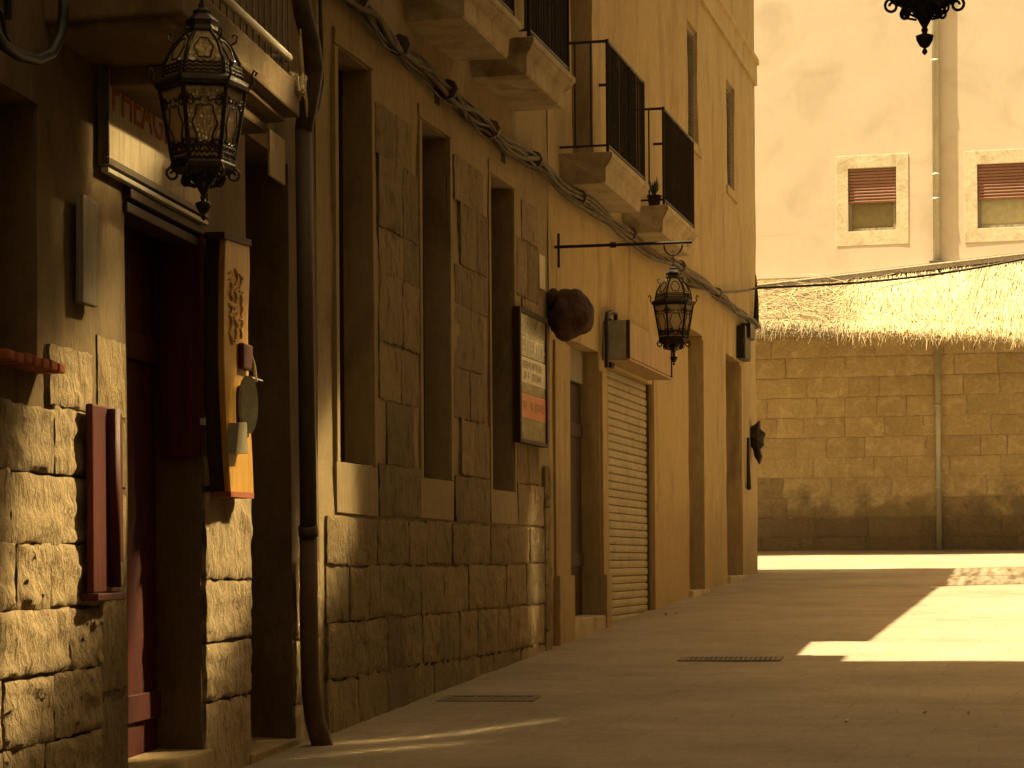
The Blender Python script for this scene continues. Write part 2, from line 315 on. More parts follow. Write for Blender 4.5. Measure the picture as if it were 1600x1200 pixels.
def wall_panel(fr, u0, u1, z0, z1, opens, mat, parent, name='wall', step=.35, jit=.008, back=-.45):
    """front skin with real openings: reveals run back to each opening's depth; jittered so that no edge is ruler straight"""
    def cuts(lo, hi, req):
        c = sorted(set([lo, hi]+[r for r in req if lo < r < hi])); out = []
        for a, b in zip(c, c[1:]):
            n = max(1, int(round((b-a)/step)))
            out += [a+(b-a)*i/n for i in range(n)]
        return out+[c[-1]]
    us = cuts(u0, u1, [o[0] for o in opens]+[o[1] for o in opens]); zs = cuts(z0, z1, [o[2] for o in opens]+[o[3] for o in opens])
    V = []; Fc = []; idx = {}
    def vert(i, j):
        if (i, j) not in idx:
            p = fr.pt(us[i], 0, zs[j]); q = noise.noise_vector(p*1.7); r = noise.noise_vector(p*6.3+Vector((9, 3, 5)))
            e = 0 < i < len(us)-1
            p = p+fr.n*(q.x*jit*1.6+r.x*jit*.6)+(fr.u*(r.y*jit*.8) if e else Vector())+ZV*(r.z*jit*.8)
            idx[(i, j)] = len(V); V.append(p)
        return idx[(i, j)]
    def inside(i, j):
        cu, cz = (us[i]+us[i+1])/2, (zs[j]+zs[j+1])/2
        return next((o for o in opens if o[0] < cu < o[1] and o[2] < cz < o[3]), None)
    nu, nz = len(us)-1, len(zs)-1
    for i in range(nu):
        for j in range(nz):
            if not inside(i, j): Fc.append((vert(i, j), vert(i+1, j), vert(i+1, j+1), vert(i, j+1)))
    def reveal(a, b, d):
        k = len(V); V.append(V[a]-fr.n*d); V.append(V[b]-fr.n*d); Fc.append((a, b, k+1, k))
    for i in range(nu):
        for j in range(nz):
            o = inside(i, j)
            if not o: continue
            d = o[4]
            if i == 0 or inside(i-1, j) is not o: reveal(vert(i, j), vert(i, j+1), d)
            if i == nu-1 or inside(i+1, j) is not o: reveal(vert(i+1, j), vert(i+1, j+1), d)
            if j == 0 or inside(i, j-1) is not o: reveal(vert(i, j), vert(i+1, j), d)
            if j == nz-1 or inside(i, j+1) is not o: reveal(vert(i, j+1), vert(i+1, j+1), d)
    # closed ends and top so that the wall is solid from any side
    for a in (0, nu):
        k = len(V); V += [fr.pt(us[a], 0, z0), fr.pt(us[a], back, z0), fr.pt(us[a], back, z1), fr.pt(us[a], 0, z1)]; Fc.append((k, k+1, k+2, k+3))
    k = len(V); V += [fr.pt(u0, 0, z1), fr.pt(u1, 0, z1), fr.pt(u1, back, z1), fr.pt(u0, back, z1)]; Fc.append((k, k+1, k+2, k+3))
    m = MB(); m.v = V; m.f = Fc
    return m.build(name, mat, parent)

def rough_block_mesh(seed, nx=9, nz=7, rough=1.0, mat='rough_stone'):
    """unit block: x across, y out of the wall, z up; hewn front, uneven outline"""
    rnd = random.Random(seed); V = []; F = []; o = Vector((seed*7.31, seed*3.7, seed*1.9))
    g = [[None]*(nz+1) for _ in range(nx+1)]
    for i in range(nx+1):
        for j in range(nz+1):
            x, z = i/nx-.5, j/nz-.5
            ex, ez = min(i, nx-i), min(j, nz-j); e = min(ex, ez)
            q = noise.noise_vector(Vector((x*3, z*3, 0))+o); r = noise.noise_vector(Vector((x*9, z*6, 2))+o)
            y = .55+.45*rough*(q.x*.7+r.x*.5+.28*noise.noise(Vector((x*22, z*16, 5))+o))
            if e == 0: y = .42+.16*rough*r.x; x += .022*q.y+.022*r.y; z += .03*q.z+.04*r.z
            elif e == 1: y = y*.95
            g[i][j] = len(V); V.append((x, max(.34, y), z))
    for i in range(nx):
        for j in range(nz): F.append((g[i][j], g[i+1][j], g[i+1][j+1], g[i][j+1]))
    ring = [g[i][0] for i in range(nx+1)]+[g[nx][j] for j in range(1, nz+1)]+[g[i][nz] for i in range(nx-1, -1, -1)]+[g[0][j] for j in range(nz-1, 0, -1)]
    k = len(V); V += [(V[a][0], -.3, V[a][2]) for a in ring]; n = len(ring)
    for a in range(n): F.append((ring[a], k+a, k+(a+1) % n, ring[(a+1) % n]))
    me = bpy.data.meshes.new('stone_block'); me.from_pydata(V, [], F); me.update()
    bm = bmesh.new(); bm.from_mesh(me); bmesh.ops.recalc_face_normals(bm, faces=bm.faces); bm.to_mesh(me); bm.free()
    me.shade_smooth(); me.materials.append(M[mat]); return me
ROUGH = [rough_block_mesh(k, 18, 13, 1.0) for k in range(10)]
DRESSED = [rough_block_mesh(40+k, 12, 9, .9, 'dressed_stone') for k in range(8)]
FARB = [rough_block_mesh(80+k, 5, 4, .7, 'far_stone') for k in range(5)]
FARD = [rough_block_mesh(90+k, 5, 4, .9, 'far_stone_dark') for k in range(5)]
def block(fr, parent, meshes, u0, u1, z0, z1, proud, name='stone_block'):
    o = link(name, random.choice(meshes), parent)
    c = fr.pt((u0+u1)/2, 0, (z0+z1)/2); o.location = c-worldloc(parent)
    o.rotation_euler = fr.mat().to_euler()
    o.scale = ((u1-u0)*(1 if random.random() < .5 else -1), proud, z1-z0)
    return o
def lay(fr, parent, u0, u1, rows, width, opens, meshes, proud, gap=.014, keep=lambda a, b, c, d: True):
    """coursed blocks between u0 and u1, leaving the openings free"""
    for z0, z1 in rows:
        spans = [(u0, u1)]
        for o in opens:
            if min(z1, o[3])-max(z0, o[2]) > .02:
                nx = []
                for a, b in spans:
                    if o[1] <= a or o[0] >= b: nx.append((a, b)); continue
                    if o[0]-a > .06: nx.append((a, o[0]))
                    if b-o[1] > .06: nx.append((o[1], b))
                spans = nx
        for a, b in spans:
            u = a
            while b-u > .03:
                wd = random.uniform(*width)
                if b-u-wd < width[0]*.95: wd = b-u
                wd = min(wd, b-u)
                g = gap*random.uniform(.6, 1.5); zz = random.uniform(-.008, .008)
                if keep(u, u+wd, z0, z1):
                    block(fr, parent, meshes, u+g/2, u+wd-g/2, z0+g/2+zz, z1-g/2+zz, random.uniform(*proud))
                u += wd
def text(body, parent, fr, u, off, z, w, h, mat, name='lettering'):
    cu = bpy.data.curves.new(name, 'FONT'); cu.body = body; cu.size = 1; cu.extrude = .002; cu.align_x = 'LEFT'; cu.resolution_u = 3
    tmp = bpy.data.objects.new('tmp', cu); COL.objects.link(tmp); bpy.context.view_layer.update()
    me = bpy.data.meshes.new_from_object(tmp.evaluated_get(bpy.context.evaluated_depsgraph_get())); d = tmp.dimensions.copy()
    bpy.data.objects.remove(tmp); me.name = name; me.materials.clear(); o = link(name, me, parent, mat)
    m = Matrix.Identity(4)
    for i, v in enumerate((fr.u, ZV, fr.n)):
        for j in range(3): m[j][i] = v[j]
    o.rotation_euler = m.to_euler(); o.location = fr.pt(u, off, z)-worldloc(parent)
    o.scale = (w/max(d.x, .01), h/max(d.y, .01), 1)
    return o
def share(o, parent, loc=None, name=None):
    c = o.copy(); COL.objects.link(c); c.parent = parent
    if loc is not None: c.location = loc
    if name: c.name = name
    return c

# ------------------------------------------------------------------ the street
def make_street():
    xs = [-80, -40, -20, -12]+[-8+.5*i for i in range(0, 33)]+[12, 20, 40, 80]
    ys = [-70, -40, -20, -10, -4]+[.5*i for i in range(0, 91)]+[50, 60, 80, 120]
    V = []; F = []
    for y in ys:
        for x in xs:
            p = Vector((x*.6, y*.6, 0)); near = -8 <= x <= 8 and 0 <= y <= 45
            V.append((x, y, gz(y)+(.012*noise.noise(p)+.006*noise.noise(p*3.3) if near else 0)))
    n = len(xs)
    for j in range(len(ys)-1):
        for i in range(n-1): F.append((j*n+i, j*n+i+1, (j+1)*n+i+1, (j+1)*n+i))
    me = bpy.data.meshes.new('street'); me.from_pydata(V, [], F); me.shade_smooth(); o = link('street', me, None, 'paving')
    o['kind'] = 'structure'; o['label'] = 'worn stone paving climbing gently up the narrow street'
make_street()

# ------------------------------------------------------------------ house parts
def plank_door(fr, parent, u0, u1, off, z0, z1, mat, planks=4, handle=None, name='door'):
    d = MB().fbox(fr, u0, u1, off-.05, off-.02, z0, z1).build(name, mat, parent)
    wd = (u1-u0)/planks
    for k in range(planks):
        MB().fbox(fr, u0+k*wd+.004, u0+(k+1)*wd-.004, off-.02, off+random.uniform(0, .006), z0+.02, z1-.02).build('plank', mat, d, bevel=.004)
    for z in (z0+.25*(z1-z0), z0+.8*(z1-z0)):
        MB().fbox(fr, u0+.02, u1-.02, off+.006, off+.022, z-.06, z+.06).build('ledge', mat, d, bevel=.004)
    if handle: MB().tube([fr.pt(handle[0], off+.02, handle[1]), fr.pt(handle[0], off+.06, handle[1]), fr.pt(handle[0], off+.06, handle[1]-.12), fr.pt(handle[0], off+.02, handle[1]-.12)], .01, 6).build('handle', 'zinc', d)
    return d
def louvre_window(fr, parent, u0, u1, z0, z1, off, n, mat='grey_wood'):
    f = MB(); t = .05
    for a, b, c, d in ((u0, u0+t, z0, z1), (u1-t, u1, z0, z1), (u0+t, u1-t, z0, z0+t), (u0+t, u1-t, z1-t, z1)): f.fbox(fr, a, b, off-.03, off+.015, c, d)
    w_ = f.build('shutter', mat, parent)
    h = (z1-z0-2*t)/n; s0 = None
    for k in range(n):
        z = z0+t+h*(k+.5)
        if s0 is None:
            s0 = MB().prism(fr, [(off-.028, z+h*.42), (off-.022, z+h*.52), (off+.010, z-h*.32), (off+.004, z-h*.42)], u0+t, u1-t).build('slat', mat, w_); z00 = z
        else: share(s0, w_, s0.location+Vector((0, 0, z-z00)))
    MB().fbox(fr, u0+t, u1-t, off-.05, off-.035, z0, z1).build('pane', 'interior', w_)
    return w_
def balcony(fr, parent, u0, u1, p, ztop, rail_h=.95, rail=True, pitch=.062, screen=None, thick=.25):
    """moulded stone slab with an iron railing; the slab carries rails, posts and bars"""
    prof = [(-.02, ztop), (p, ztop), (p, ztop-.045), (p-.018, ztop-.055), (p-.022, ztop-.075), (p-.05, ztop-.105), (p-.07, ztop-.12), (p-.075, ztop-thick+.02), (p-.085, ztop-thick), (-.02, ztop-thick)]
    # ends step in like the front
    m = MB(); ends = [0, 0, 0, .018, .022, .05, .07, .075, .085, .085]
    n = len(prof)
    P = [fr.pt(u0+e, o, z) for (o, z), e in zip(prof, ends)]+[fr.pt(u1-e, o, z) for (o, z), e in zip(prof, ends)]
    m.add(P, [(i, (i+1) % n, n+(i+1) % n, n+i) for i in range(n)]+[tuple(range(n))[::-1], tuple(range(n, 2*n))])
    b = m.build('balcony', 'balcony_stone', parent, bevel=.006, wobble=.012)
    if not rail: return b
    o = p-.05; zr = ztop+rail_h
    r = .011
    for z, rr in ((zr, .014), (ztop+.06, .011)):
        MB().tube([fr.pt(u0+.05, 0, z), fr.pt(u0+.05, o, z), fr.pt(u1-.05, o, z), fr.pt(u1-.05, 0, z)], rr, 6).build('rail', 'iron', b)
    for u in (u0+.05, u1-.05):
        MB().tube([fr.pt(u, o, ztop-.01), fr.pt(u, o, zr+.015)], .015, 6).build('post', 'iron', b)
    bar = MB().tube([fr.pt(u0+.05, o, ztop+.06), fr.pt(u0+.05, o, zr)], .008, 5).build('bar', 'iron', b)
    n = int((u1-u0-.1)/pitch)
    base = bar.location.copy(); du = (u1-u0-.1)/n
    for k in range(1, n): share(bar, b, base+fr.u*(du*k)+Vector((random.uniform(-.003, .003), random.uniform(-.004, .004), 0)))
    bar.location = base+fr.u*(du*.5)
    for uu in (u0+.05, u1-.05):
        for oo in (o*.33, o*.66): share(bar, b, base+fr.u*(uu-u0-.05)+fr.n*(oo-o))
    if screen:
        a, c = screen
        MB().fbox(fr, a, c, o-.035, o-.025, ztop+.07, zr-.05).build('privacy_screen', 'screen_cloth', b)
    return b
M['screen_cloth'] = surf('screen_cloth', (.05, .045, .022), (.03, .026, .013), scale=5, fine=60, bump=.4, rough=.9, stretch=(9, 9, .2))
def slab(parent, x0, x1, y0, y1, z0, z1, zb0, zb1, mat, name):
    """eaves: top heights z0..z1 and undersides zb0..zb1 from y0 to y1"""
    P = [(x0, y0, zb0), (x1, y0, zb0), (x1, y1, zb1), (x0, y1, zb1), (x0, y0, z0), (x1, y0, z0), (x1, y1, z1), (x0, y1, z1)]
    return MB().add(P, [(3, 2, 1, 0), (4, 5, 6, 7), (0, 1, 5, 4), (1, 2, 6, 5), (2, 3, 7, 6), (3, 0, 4, 7)]).build(name, mat, parent)

# ------------------------------------------------------------------ near stone house with the red door (A)
uA = lambda x, y=700, off=0: FA.px(x, y, off)[0]
zA = lambda x, y, off=0: FA.px(x, y, off)[1]
A = thing('stone_house', FA.pt(-4, 0, -1.1), 'near rough stone house with dark red doorway and rim lit balcony', 'house')
d1 = (uA(197), uA(312), -1.6, zA(197, 285), .26)
d2 = (uA(386), uA(454), -1.6, zA(390, 213), .30)
wl = (uA(-70), uA(61), zA(50, 562), zA(58, 162), .42)
opA = [d1, d2, wl]
wall_panel(FA, -11, 0, -1.8, 5.2, opA, 'render_near', A, jit=.006, step=.22)
MB().fbox(FA, -11, 0, -.45, 0, 5.2, 17).build('upper_wall', 'render_near', A)
rowsA = [zA(100, y) for y in (540, 640, 743, 848, 948, 1047, 1150, 1260)]
rowsA = [(b, a) for a, b in zip(rowsA, rowsA[1:])]+[(rowsA[-1]-.35, rowsA[-1])]
lay(FA, A, uA(-90), uA(148), rowsA[1:], (.32, .75), opA, ROUGH, (.045, .065), gap=.008)
lay(FA, A, uA(72), uA(140), rowsA[:1], (.4, .5), opA, ROUGH, (.025, .035))
lay(FA, A, uA(150), uA(194), [(zA(170, 650), zA(170, 530)), (zA(170, 760), zA(170, 655)), (zA(170, 930), zA(170, 765)), (zA(170, 1080), zA(170, 935)), (-1.6, zA(170, 1085))], (.5, .6), opA, DRESSED, (.02, .03))
# pier between the two doorways
pr = [zA(350, y) for y in (470, 640, 770, 905, 1000, 1090, 1290)]
for a, b in zip(pr[1:], pr): lay(FA, A, d1[1]+.012, d2[0]-.012, [(a, b)], (.55, .7), [], ROUGH, (.03, .06))
lay(FA, A, d2[1]+.012, -.03, [(zA(465, b), zA(465, a)) for a, b in ((880, 1000), (1000, 1100), (1100, 1250))], (.3, .5), [], ROUGH, (.03, .05))
# doors and openings
plank_door(FA, A, d1[0]+.02, d1[1]-.02, -.2, -1.35, d1[3]-.02, 'red_wood', 6)
MB().fbox(FA, d1[0]-.05, d1[1]+.06, -.24, .035, -1.25, zA(250, 1192)).build('threshold', 'smooth_surround', A, bevel=.012, wobble=.02)
for z, o in ((d1[3]-.03, .035), (d1[3]-.085, .02)):
    MB().fbox(FA, d1[0]-.02, d1[1]+.02, -.1, o, z-.04, z).build('lintel_moulding', 'dark_wood', A, bevel=.006)
leaf = MB().fbox(FA, d1[1]-.055, d1[1]-.015, -.17, .02, zA(315, 715), zA(315, 345)).build('folded_shutter', 'red_wood', A, bevel=.005)
MB().fbox(FA, d1[1]-.058, d1[1]-.012, .0205, .028, zA(315, 713), zA(315, 350)).build('edge_strip', 'red_wood', leaf, bevel=.002)
MB().box(FA.pt(d1[1]-.05, .03, zA(312, 660)), .02, .02, .03).build('latch', 'zinc', leaf)
plank_door(FA, A, d2[0]+.02, d2[1]-.02, -.27, -1.3, d2[3]-.02, 'dark_wood', 4)
MB().fbox(FA, d2[0]-.05, d2[1]+.05, -.3, .02, -1.3, -.955+.03).build('threshold', 'smooth_surround', A, bevel=.01, wobble=.02)
sh = MB().fbox(FA, wl[0]-.05, wl[1], -.43, -.38, wl[2], wl[3]).build('window_shutter', 'dark_wood', A)
sill = MB()
for k in range(7):
    u = wl[1]-.55+k*.085
    sill.add([FA.pt(u+a*.05, -.1+o, wl[2]-.045+zz+.012*noise.noise(Vector((u*9, a, o*5)))) for zz in (0, .035) for a, o in ((-.9, 0), (.9, 0), (.95, .2), (-.9, .21))], [(0, 1, 2, 3), (4, 7, 6, 5), (0, 4, 5, 1), (1, 5, 6, 2), (2, 6, 7, 3), (3, 7, 4, 0)])
sill.build('window_sill', 'clay', A, bevel=.008)
# balcony of the near house: plain slab, round handrail with thin bars, rope ends tied at the corner
bu1 = FA.px(468, 128, .50)[0]; bz = zA(468, 128, .50)
bn = FA.px(262, 22, .46)[0]
bA = MB().fbox(FA, bn, bu1, -.02, .50, bz-.15, bz).fbox(FA, bn+.04, bu1-.06, -.02, .455, bz-.19, bz-.15).fbox(FA, bu1-1.3, bu1-.12, -.02, .40, bz-.26, bz-.19).build('balcony', 'render_near', A, bevel=.012, wobble=.035)
MB().fbox(FA, bu1-.34, bu1-.06, .435, .447, bz-.47, bz-.27).build('slab_end_plate', 'smooth_surround', bA, bevel=.004)
MB().tube([FA.pt(bn+.04, .46, bz+.10), FA.pt(bu1-.04, .46, bz+.10), FA.pt(bu1-.04, .0, bz+.10)], .02, 8).build('rail', 'zinc', bA, smooth=True)
MB().tube([FA.pt(bn+.04, .46, bz+.98), FA.pt(bu1-.04, .46, bz+.98), FA.pt(bu1-.04, .0, bz+.98)], .02, 8).build('rail', 'iron', bA)
bar = MB().tube([FA.pt(bu1-.04, .46, bz+.0), FA.pt(bu1-.04, .46, bz+.98)], .004, 5).build('bar', 'grey_iron', bA); b0 = bar.location.copy()
for k in range(1, int((bu1-bn-.1)/.105)): share(bar, bA, b0-FA.u*(.105*k))
ruA = MB()
for k in range(5):
    c = FA.pt(bu1-.05+.02*k, .50, bz-.02)
    ruA.tube([c+Vector((.03*math.sin(t*2+k), .05*math.cos(t*3+k), .05*math.sin(t*5+k*2))) for t in [i*.35 for i in range(14)]], .006, 5)
for k in range(4):
    a, r_ = FA.pt(bu1-.02, .50, bz+.05), .03+.012*k
    ruA.tube([a+FA.u*(.02+.13*t+.008*k)+ZV*(.10+.03*k)*(1-t*2.2 if t < .9 else -1+(t-.9)*4) for t in [i/12 for i in range(13)]]+[a+ZV*(-.06-.005*k)], .004, 5)
ruA.build('tied_rope', 'rope', bA)
bodyA = MB().fbox(FA, -11, -.05, -6, -.46, -1.8, 16.9).build('rear_rooms', 'render_near', A)
MB().fbox(FA, -11.1, .0, -6.2, .25, 17, 17.2).build('roof', 'roof_tile', A)

# ------------------------------------------------------------------ stone house with the three tall windows (B)
YB0, YB1 = 12.25, 18.32
uB = lambda x, y=700, off=0: FB.px(x, y, off)[0]
zB = lambda x, y, off=0: FB.px(x, y, off)[1]
B = thing('stone_house', (-4, 15.2, -.85), 'stone house with three tall narrow window recesses behind the drainpipe', 'house')
winB = [(uB(529), uB(581), zB(530, 722), zB(529, 75), .22), (uB(660), uB(702), zB(661, 746), zB(660, 190), .22), (uB(768), uB(802), zB(769, 765), zB(768, 274), .22)]
balB = [(uB(560, 0, .46), uB(689, 0, .46)), (uB(738, 5, .46), uB(815, 70, .46)), (uB(835, 113, .46), uB(900, 180, .46))]
frb = [(a+.35, b-.3, 3.69, 4.62, .25) for a, b in balB[1:]]
wall_panel(FB, YB0+.004, YB1, -1.6, 4.66, winB+frb, 'smooth_surround', B, jit=.01, step=.25)
for k, (a, b, zt) in enumerate(((YB0+.004, 15.25, 17.0), (15.25, 17.0, 5.85), (17.0, YB1, 4.68))):
    MB().fbox(FB, a, b-.002, -.45, 0, 4.66, zt).build('upper_wall', 'smooth_surround', B)
    MB().fbox(FB, a, b-.002, -7, -.46, -1.6, zt-.1).build('rear_rooms', 'smooth_surround', B)
    slab(B, -11.2, -3.75, a, b-.004, zt+.16, zt+.16, zt, zt, 'roof_tile', 'roof')
zs = winB[1][2]
low = [(-1.45, -.66), (-.66, -.335), (-.335, -.015), (-.015, .27)]
lay(FB, B, YB0+.10, YB1-.30, low, (.36, .72), [], DRESSED, (.03, .05), gap=.011)
sillspan = [(w_[0]-.10, w_[1]+.10, .0, 9) for w_ in winB]
lay(FB, B, YB0+.25, YB1-.30, [(.27, .60)], (.5, .9), sillspan, DRESSED, (.03, .045))
for w_ in winB:
    MB().fbox(FB, w_[0]-.085, w_[1]+.085, -.01, .014, .285, w_[2]+.0).build('sill_panel', 'smooth_surround', B, bevel=.005, wobble=.012)
    MB().add([FB.pt(w_[0]-.02, -.2, w_[2]+.03), FB.pt(w_[1]+.02, -.2, w_[2]+.03), FB.pt(w_[1]-.002, .010, w_[2]-.02), FB.pt(w_[0]+.002, .010, w_[2]-.02), FB.pt(w_[0]-.02, -.2, w_[2]-.06), FB.pt(w_[1]+.02, -.2, w_[2]-.06), FB.pt(w_[1]-.002, .010, w_[2]-.06), FB.pt(w_[0]+.002, .010, w_[2]-.06)],
        [(0, 3, 2, 1), (4, 5, 6, 7), (0, 1, 5, 4), (1, 2, 6, 5), (2, 3, 7, 6), (3, 0, 4, 7)]).build('window_sill', 'smooth_surround', B, bevel=.006)
    wf = MB()
    for a, b, c, d in ((w_[0], w_[0]+.05, w_[2], w_[3]), (w_[1]-.05, w_[1], w_[2], w_[3]), (w_[0]+.05, w_[1]-.05, w_[3]-.05, w_[3]), (w_[0]+.05, w_[1]-.05, w_[2], w_[2]+.05), ((w_[0]+w_[1])/2-.03, (w_[0]+w_[1])/2+.03, w_[2]+.05, w_[3]-.05)): wf.fbox(FB, a, b, -.22, -.17, c, d)
    win = wf.build('window', 'dark_wood', B)
    MB().fbox(FB, w_[0], w_[1], -.235, -.205, w_[2], w_[3]).build('pane', 'interior', win)
    # raised plaster lip round the opening
    for a, b, c, d in ((w_[0]-.075, w_[0]-.012, w_[2], w_[3]), (w_[1]+.012, w_[1]+.075, w_[2], w_[3])):
        MB().fbox(FB, a, b, -.01, .016, c, d).build('window_jamb', 'smooth_surround', B, bevel=.004, wobble=.014)
    MB().fbox(FB, w_[0]-.075, w_[1]+.075, -.01, .017, w_[3]+.012, w_[3]+.10).build('lintel', 'smooth_surround', B, bevel=.004, wobble=.014)
# piers: larger hewn stones with smooth strips beside them, staggered
jambs = [(w_[0]-.08-random.uniform(0, .05), w_[1]+.09+random.uniform(0, .05), 0, 9) for w_ in winB]
zz = .60
rows = []
while zz < 2.75:
    h = random.uniform(.26, .46); rows.append((zz, min(zz+h, 2.95))); zz += h
for r in rows:
    sp = []
    for k, w_ in enumerate(winB): sp.append((w_[0]-.09-random.choice((0, .03, .14)), w_[1]+.09+random.choice((0, .05, .2)), 0, 9))
    lay(FB, B, YB0+.28, YB1-.42, [r], (.34, .62), sp, DRESSED, (.018, .036), gap=.010)
# worn quoins at the far end
zz = -1.2
while zz < .62:
    h = random.uniform(.28, .36); block(FB, B, DRESSED, YB1-.29, YB1-.10, zz, zz+h-.015, .055); zz += h
for x, y in ((683, 152), (786, 243)):
    MB().fbox(FB, uB(x-4, y), uB(x+3, y), -.01, .004, zB(x, y+12), zB(x, y-12)).build('vent_slot', 'interior', B)
M_sc = [None, (balB[1][0]+.1, balB[1][1]-.08), (balB[2][0]+.06, balB[2][1]-.07)]
for k, (a, b) in enumerate(balB):
    balcony(FB, B, a, b, .46, 3.69, screen=M_sc[k])
for a, b, c, d, e in frb:
    plank_door(FB, B, a, b, -.2, c, d, 'dark_wood', 5, name='balcony_door')

# ------------------------------------------------------------------ plaster house with shop shutter and two balconies (C)
YC1 = 31.93
uC = lambda x, y=700, off=0: FC.px(x, y, off)[0]
zC = lambda x, y, off=0: FC.px(x, y, off)[1]
C = thing('plaster_house', (-4.03, 25, -.45), 'ochre plastered corner house with roller shutter and two iron balconies', 'house')
door = (uC(886), uC(937), -1.2, zC(887, 528), .20)
shut = (uC(950), uC(1019), -1.2, zC(950, 572), .10)
dw1 = (uC(1076), uC(1099), -1.0, zC(1077, 512), .30)
dw2 = (uC(1135), uC(1157), -1.0, zC(1136, 553), .28)
lw1 = (uC(1075, 100), uC(1090, 100), zC(1088, 228), zC(1076, 32), .08)
lw2 = (uC(1135, 200), uC(1147, 200), zC(1136, 290), zC(1136, 125), .08)
balC = [(uC(957, 237, .46), uC(1016, 290, .46)), (uC(1044, 322, .46), uC(1092, 375, .46))]
zbal = [zC(957, 236, .46), zC(1044, 320, .46)]
fd = [(balC[0][0]+.55, balC[0][1]-.35, zbal[0]+.004, zbal[0]+2.2, .25)]
wall_panel(FC, YB1+.003, YC1, -1.6, 6.62, [door, shut, dw1, dw2, lw1, lw2]+fd, 'ochre_plaster', C, jit=.010, step=.3)
for a, b, c, d, e in fd: plank_door(FC, C, a, b, -.2, c, d, 'dark_wood', 5, name='balcony_door')
for (a, b), z in zip(balC, zbal): balcony(FC, C, a, b, .46, z, rail_h=.93)
louvre_window(FC, C, lw1[0], lw1[1], lw1[2], lw1[3], -.055, 30)
louvre_window(FC, C, lw2[0], lw2[1], lw2[2], lw2[3], -.055, 26)
for q in (lw1, lw2):
    MB().fbox(FC, q[0]-.10, q[1]+.10, -.01, .035, q[2]-.11, q[2]-.004).build('window_sill', 'ochre_plaster', C, bevel=.01, wobble=.01)
# string course below the roof
MB().prism(FC, [(-.02, 6.58), (.035, 6.58), (.035, 6.86), (.07, 6.88), (.07, 6.95), (-.02, 6.97)], YB1+.1, YC1+.004).build('string_course', 'ochre_plaster', C, bevel=.006, wobble=.02)
# street door
plank_door(FC, C, door[0]+.02, door[1]-.02, -.17, zC(890, 968)-.02, door[3]-.3, 'dark_wood', 4, handle=((door[0]+.12), .15))
MB().fbox(FC, door[0]+.01, door[1]-.01, -.20, -.15, door[3]-.29, door[3]).build('transom', 'grey_wood', C, bevel=.006)
MB().fbox(FC, door[0]-.02, door[1]+.03, -.3, .05, -1.1, zC(895, 966)).build('doorstep', 'balcony_stone', C, bevel=.015, wobble=.015)
for a, b, zt in ((uC(864), door[0]-.012, zC(886, 540)), (door[1]+.012, uC(944), zC(937, 580))):
    MB().fbox(FC, a, b, -.01, .03, -1.2, zt).build('door_surround', 'ochre_plaster', C, bevel=.008, wobble=.014)
    MB().fbox(FC, a-.015, b+.015, -.01, .06, -1.2, -.12).build('plinth_block', 'ochre_plaster', C, bevel=.012, wobble=.014)
# roller shutter: every slat a piece of its own
zs0, zs1 = gz(21.8)+.02, shut[3]
rs = MB().fbox(FC, shut[0]+.01, shut[1]-.01, -.10, -.085, zs0-.3, zs1).build('roller_shutter', 'shutter_metal', C)
ns = 33; h = (zs1-zs0+.12)/ns; s0 = None
for k in range(ns):
    z = zs0-.12+h*k
    if s0 is None:
        s0 = MB().prism(FC, [(-.086, z), (-.064, z+.003), (-.056, z+h*.14), (-.052, z+h*.5), (-.055, z+h*.84), (-.066, z+h*.965), (-.086, z+h*.97)], shut[0]+.02, shut[1]-.02).build('slat', 'shutter_metal', rs); zf = z
    else: share(s0, rs, s0.location+Vector((random.uniform(-.003, .003), 0, z-zf)))
for u in (shut[0]+.004, shut[1]-.03): MB().fbox(FC, u, u+.026, -.084, -.03, -1.1, zs1).build('guide_rail', 'grey_iron', rs)
MB().fbox(FC, shut[0]+.02, shut[1]-.02, -.09, -.03, zs0-.10, zs0-.06).build('bottom_rail', 'grey_iron', rs)
MB().fbox(FC, shut[1]+.02, uC(1038), -.01, .02, -1.2, zC(1020, 592)).build('door_surround', 'ochre_plaster', C, bevel=.008, wobble=.016)
for q, ymid in ((dw1, 930), (dw2, 905)):
    plank_door(FC, C, q[0]+.02, q[1]-.02, -.27, -.5, q[3]-.02, 'dark_wood', 4)
    MB().fbox(FC, q[0]-.03, q[1]+.03, -.3, .06, -1.0, zC((1088 if q is dw1 else 1146), (922 if q is dw1 else 900))).build('doorstep', 'balcony_stone', C, bevel=.015, wobble=.015)
    MB().fbox(FC, q[1]+.012, q[1]+.16, -.01, .014, -1.0, q[3]-.05).build('door_surround', 'ochre_plaster', C, bevel=.005, wobble=.03)
MB().fbox(FC, YB1+.01, YC1-.46, -7, -.46, -1.6, 6.6).build('rear_rooms', 'ochre_plaster', C)
slab(C, -11.2, -3.75, YB1+.01, 27.0, 6.25, 7.05, 6.1, 6.9, 'roof_tile', 'roof')
MB().fbox(FC, 26.98, YC1, -.45, 0.0, 6.62, 8.1).build('upper_wall', 'ochre_plaster', C)
MB().fbox(FC, 27.0, YC1, -7, -.46, 6.6, 8.0).build('rear_rooms', 'ochre_plaster', C)
MB().fbox(FC, YC1-.45, YC1-.002, -7, -.46, -1.6, 6.6).build('end_wall', 'ochre_plaster', C)
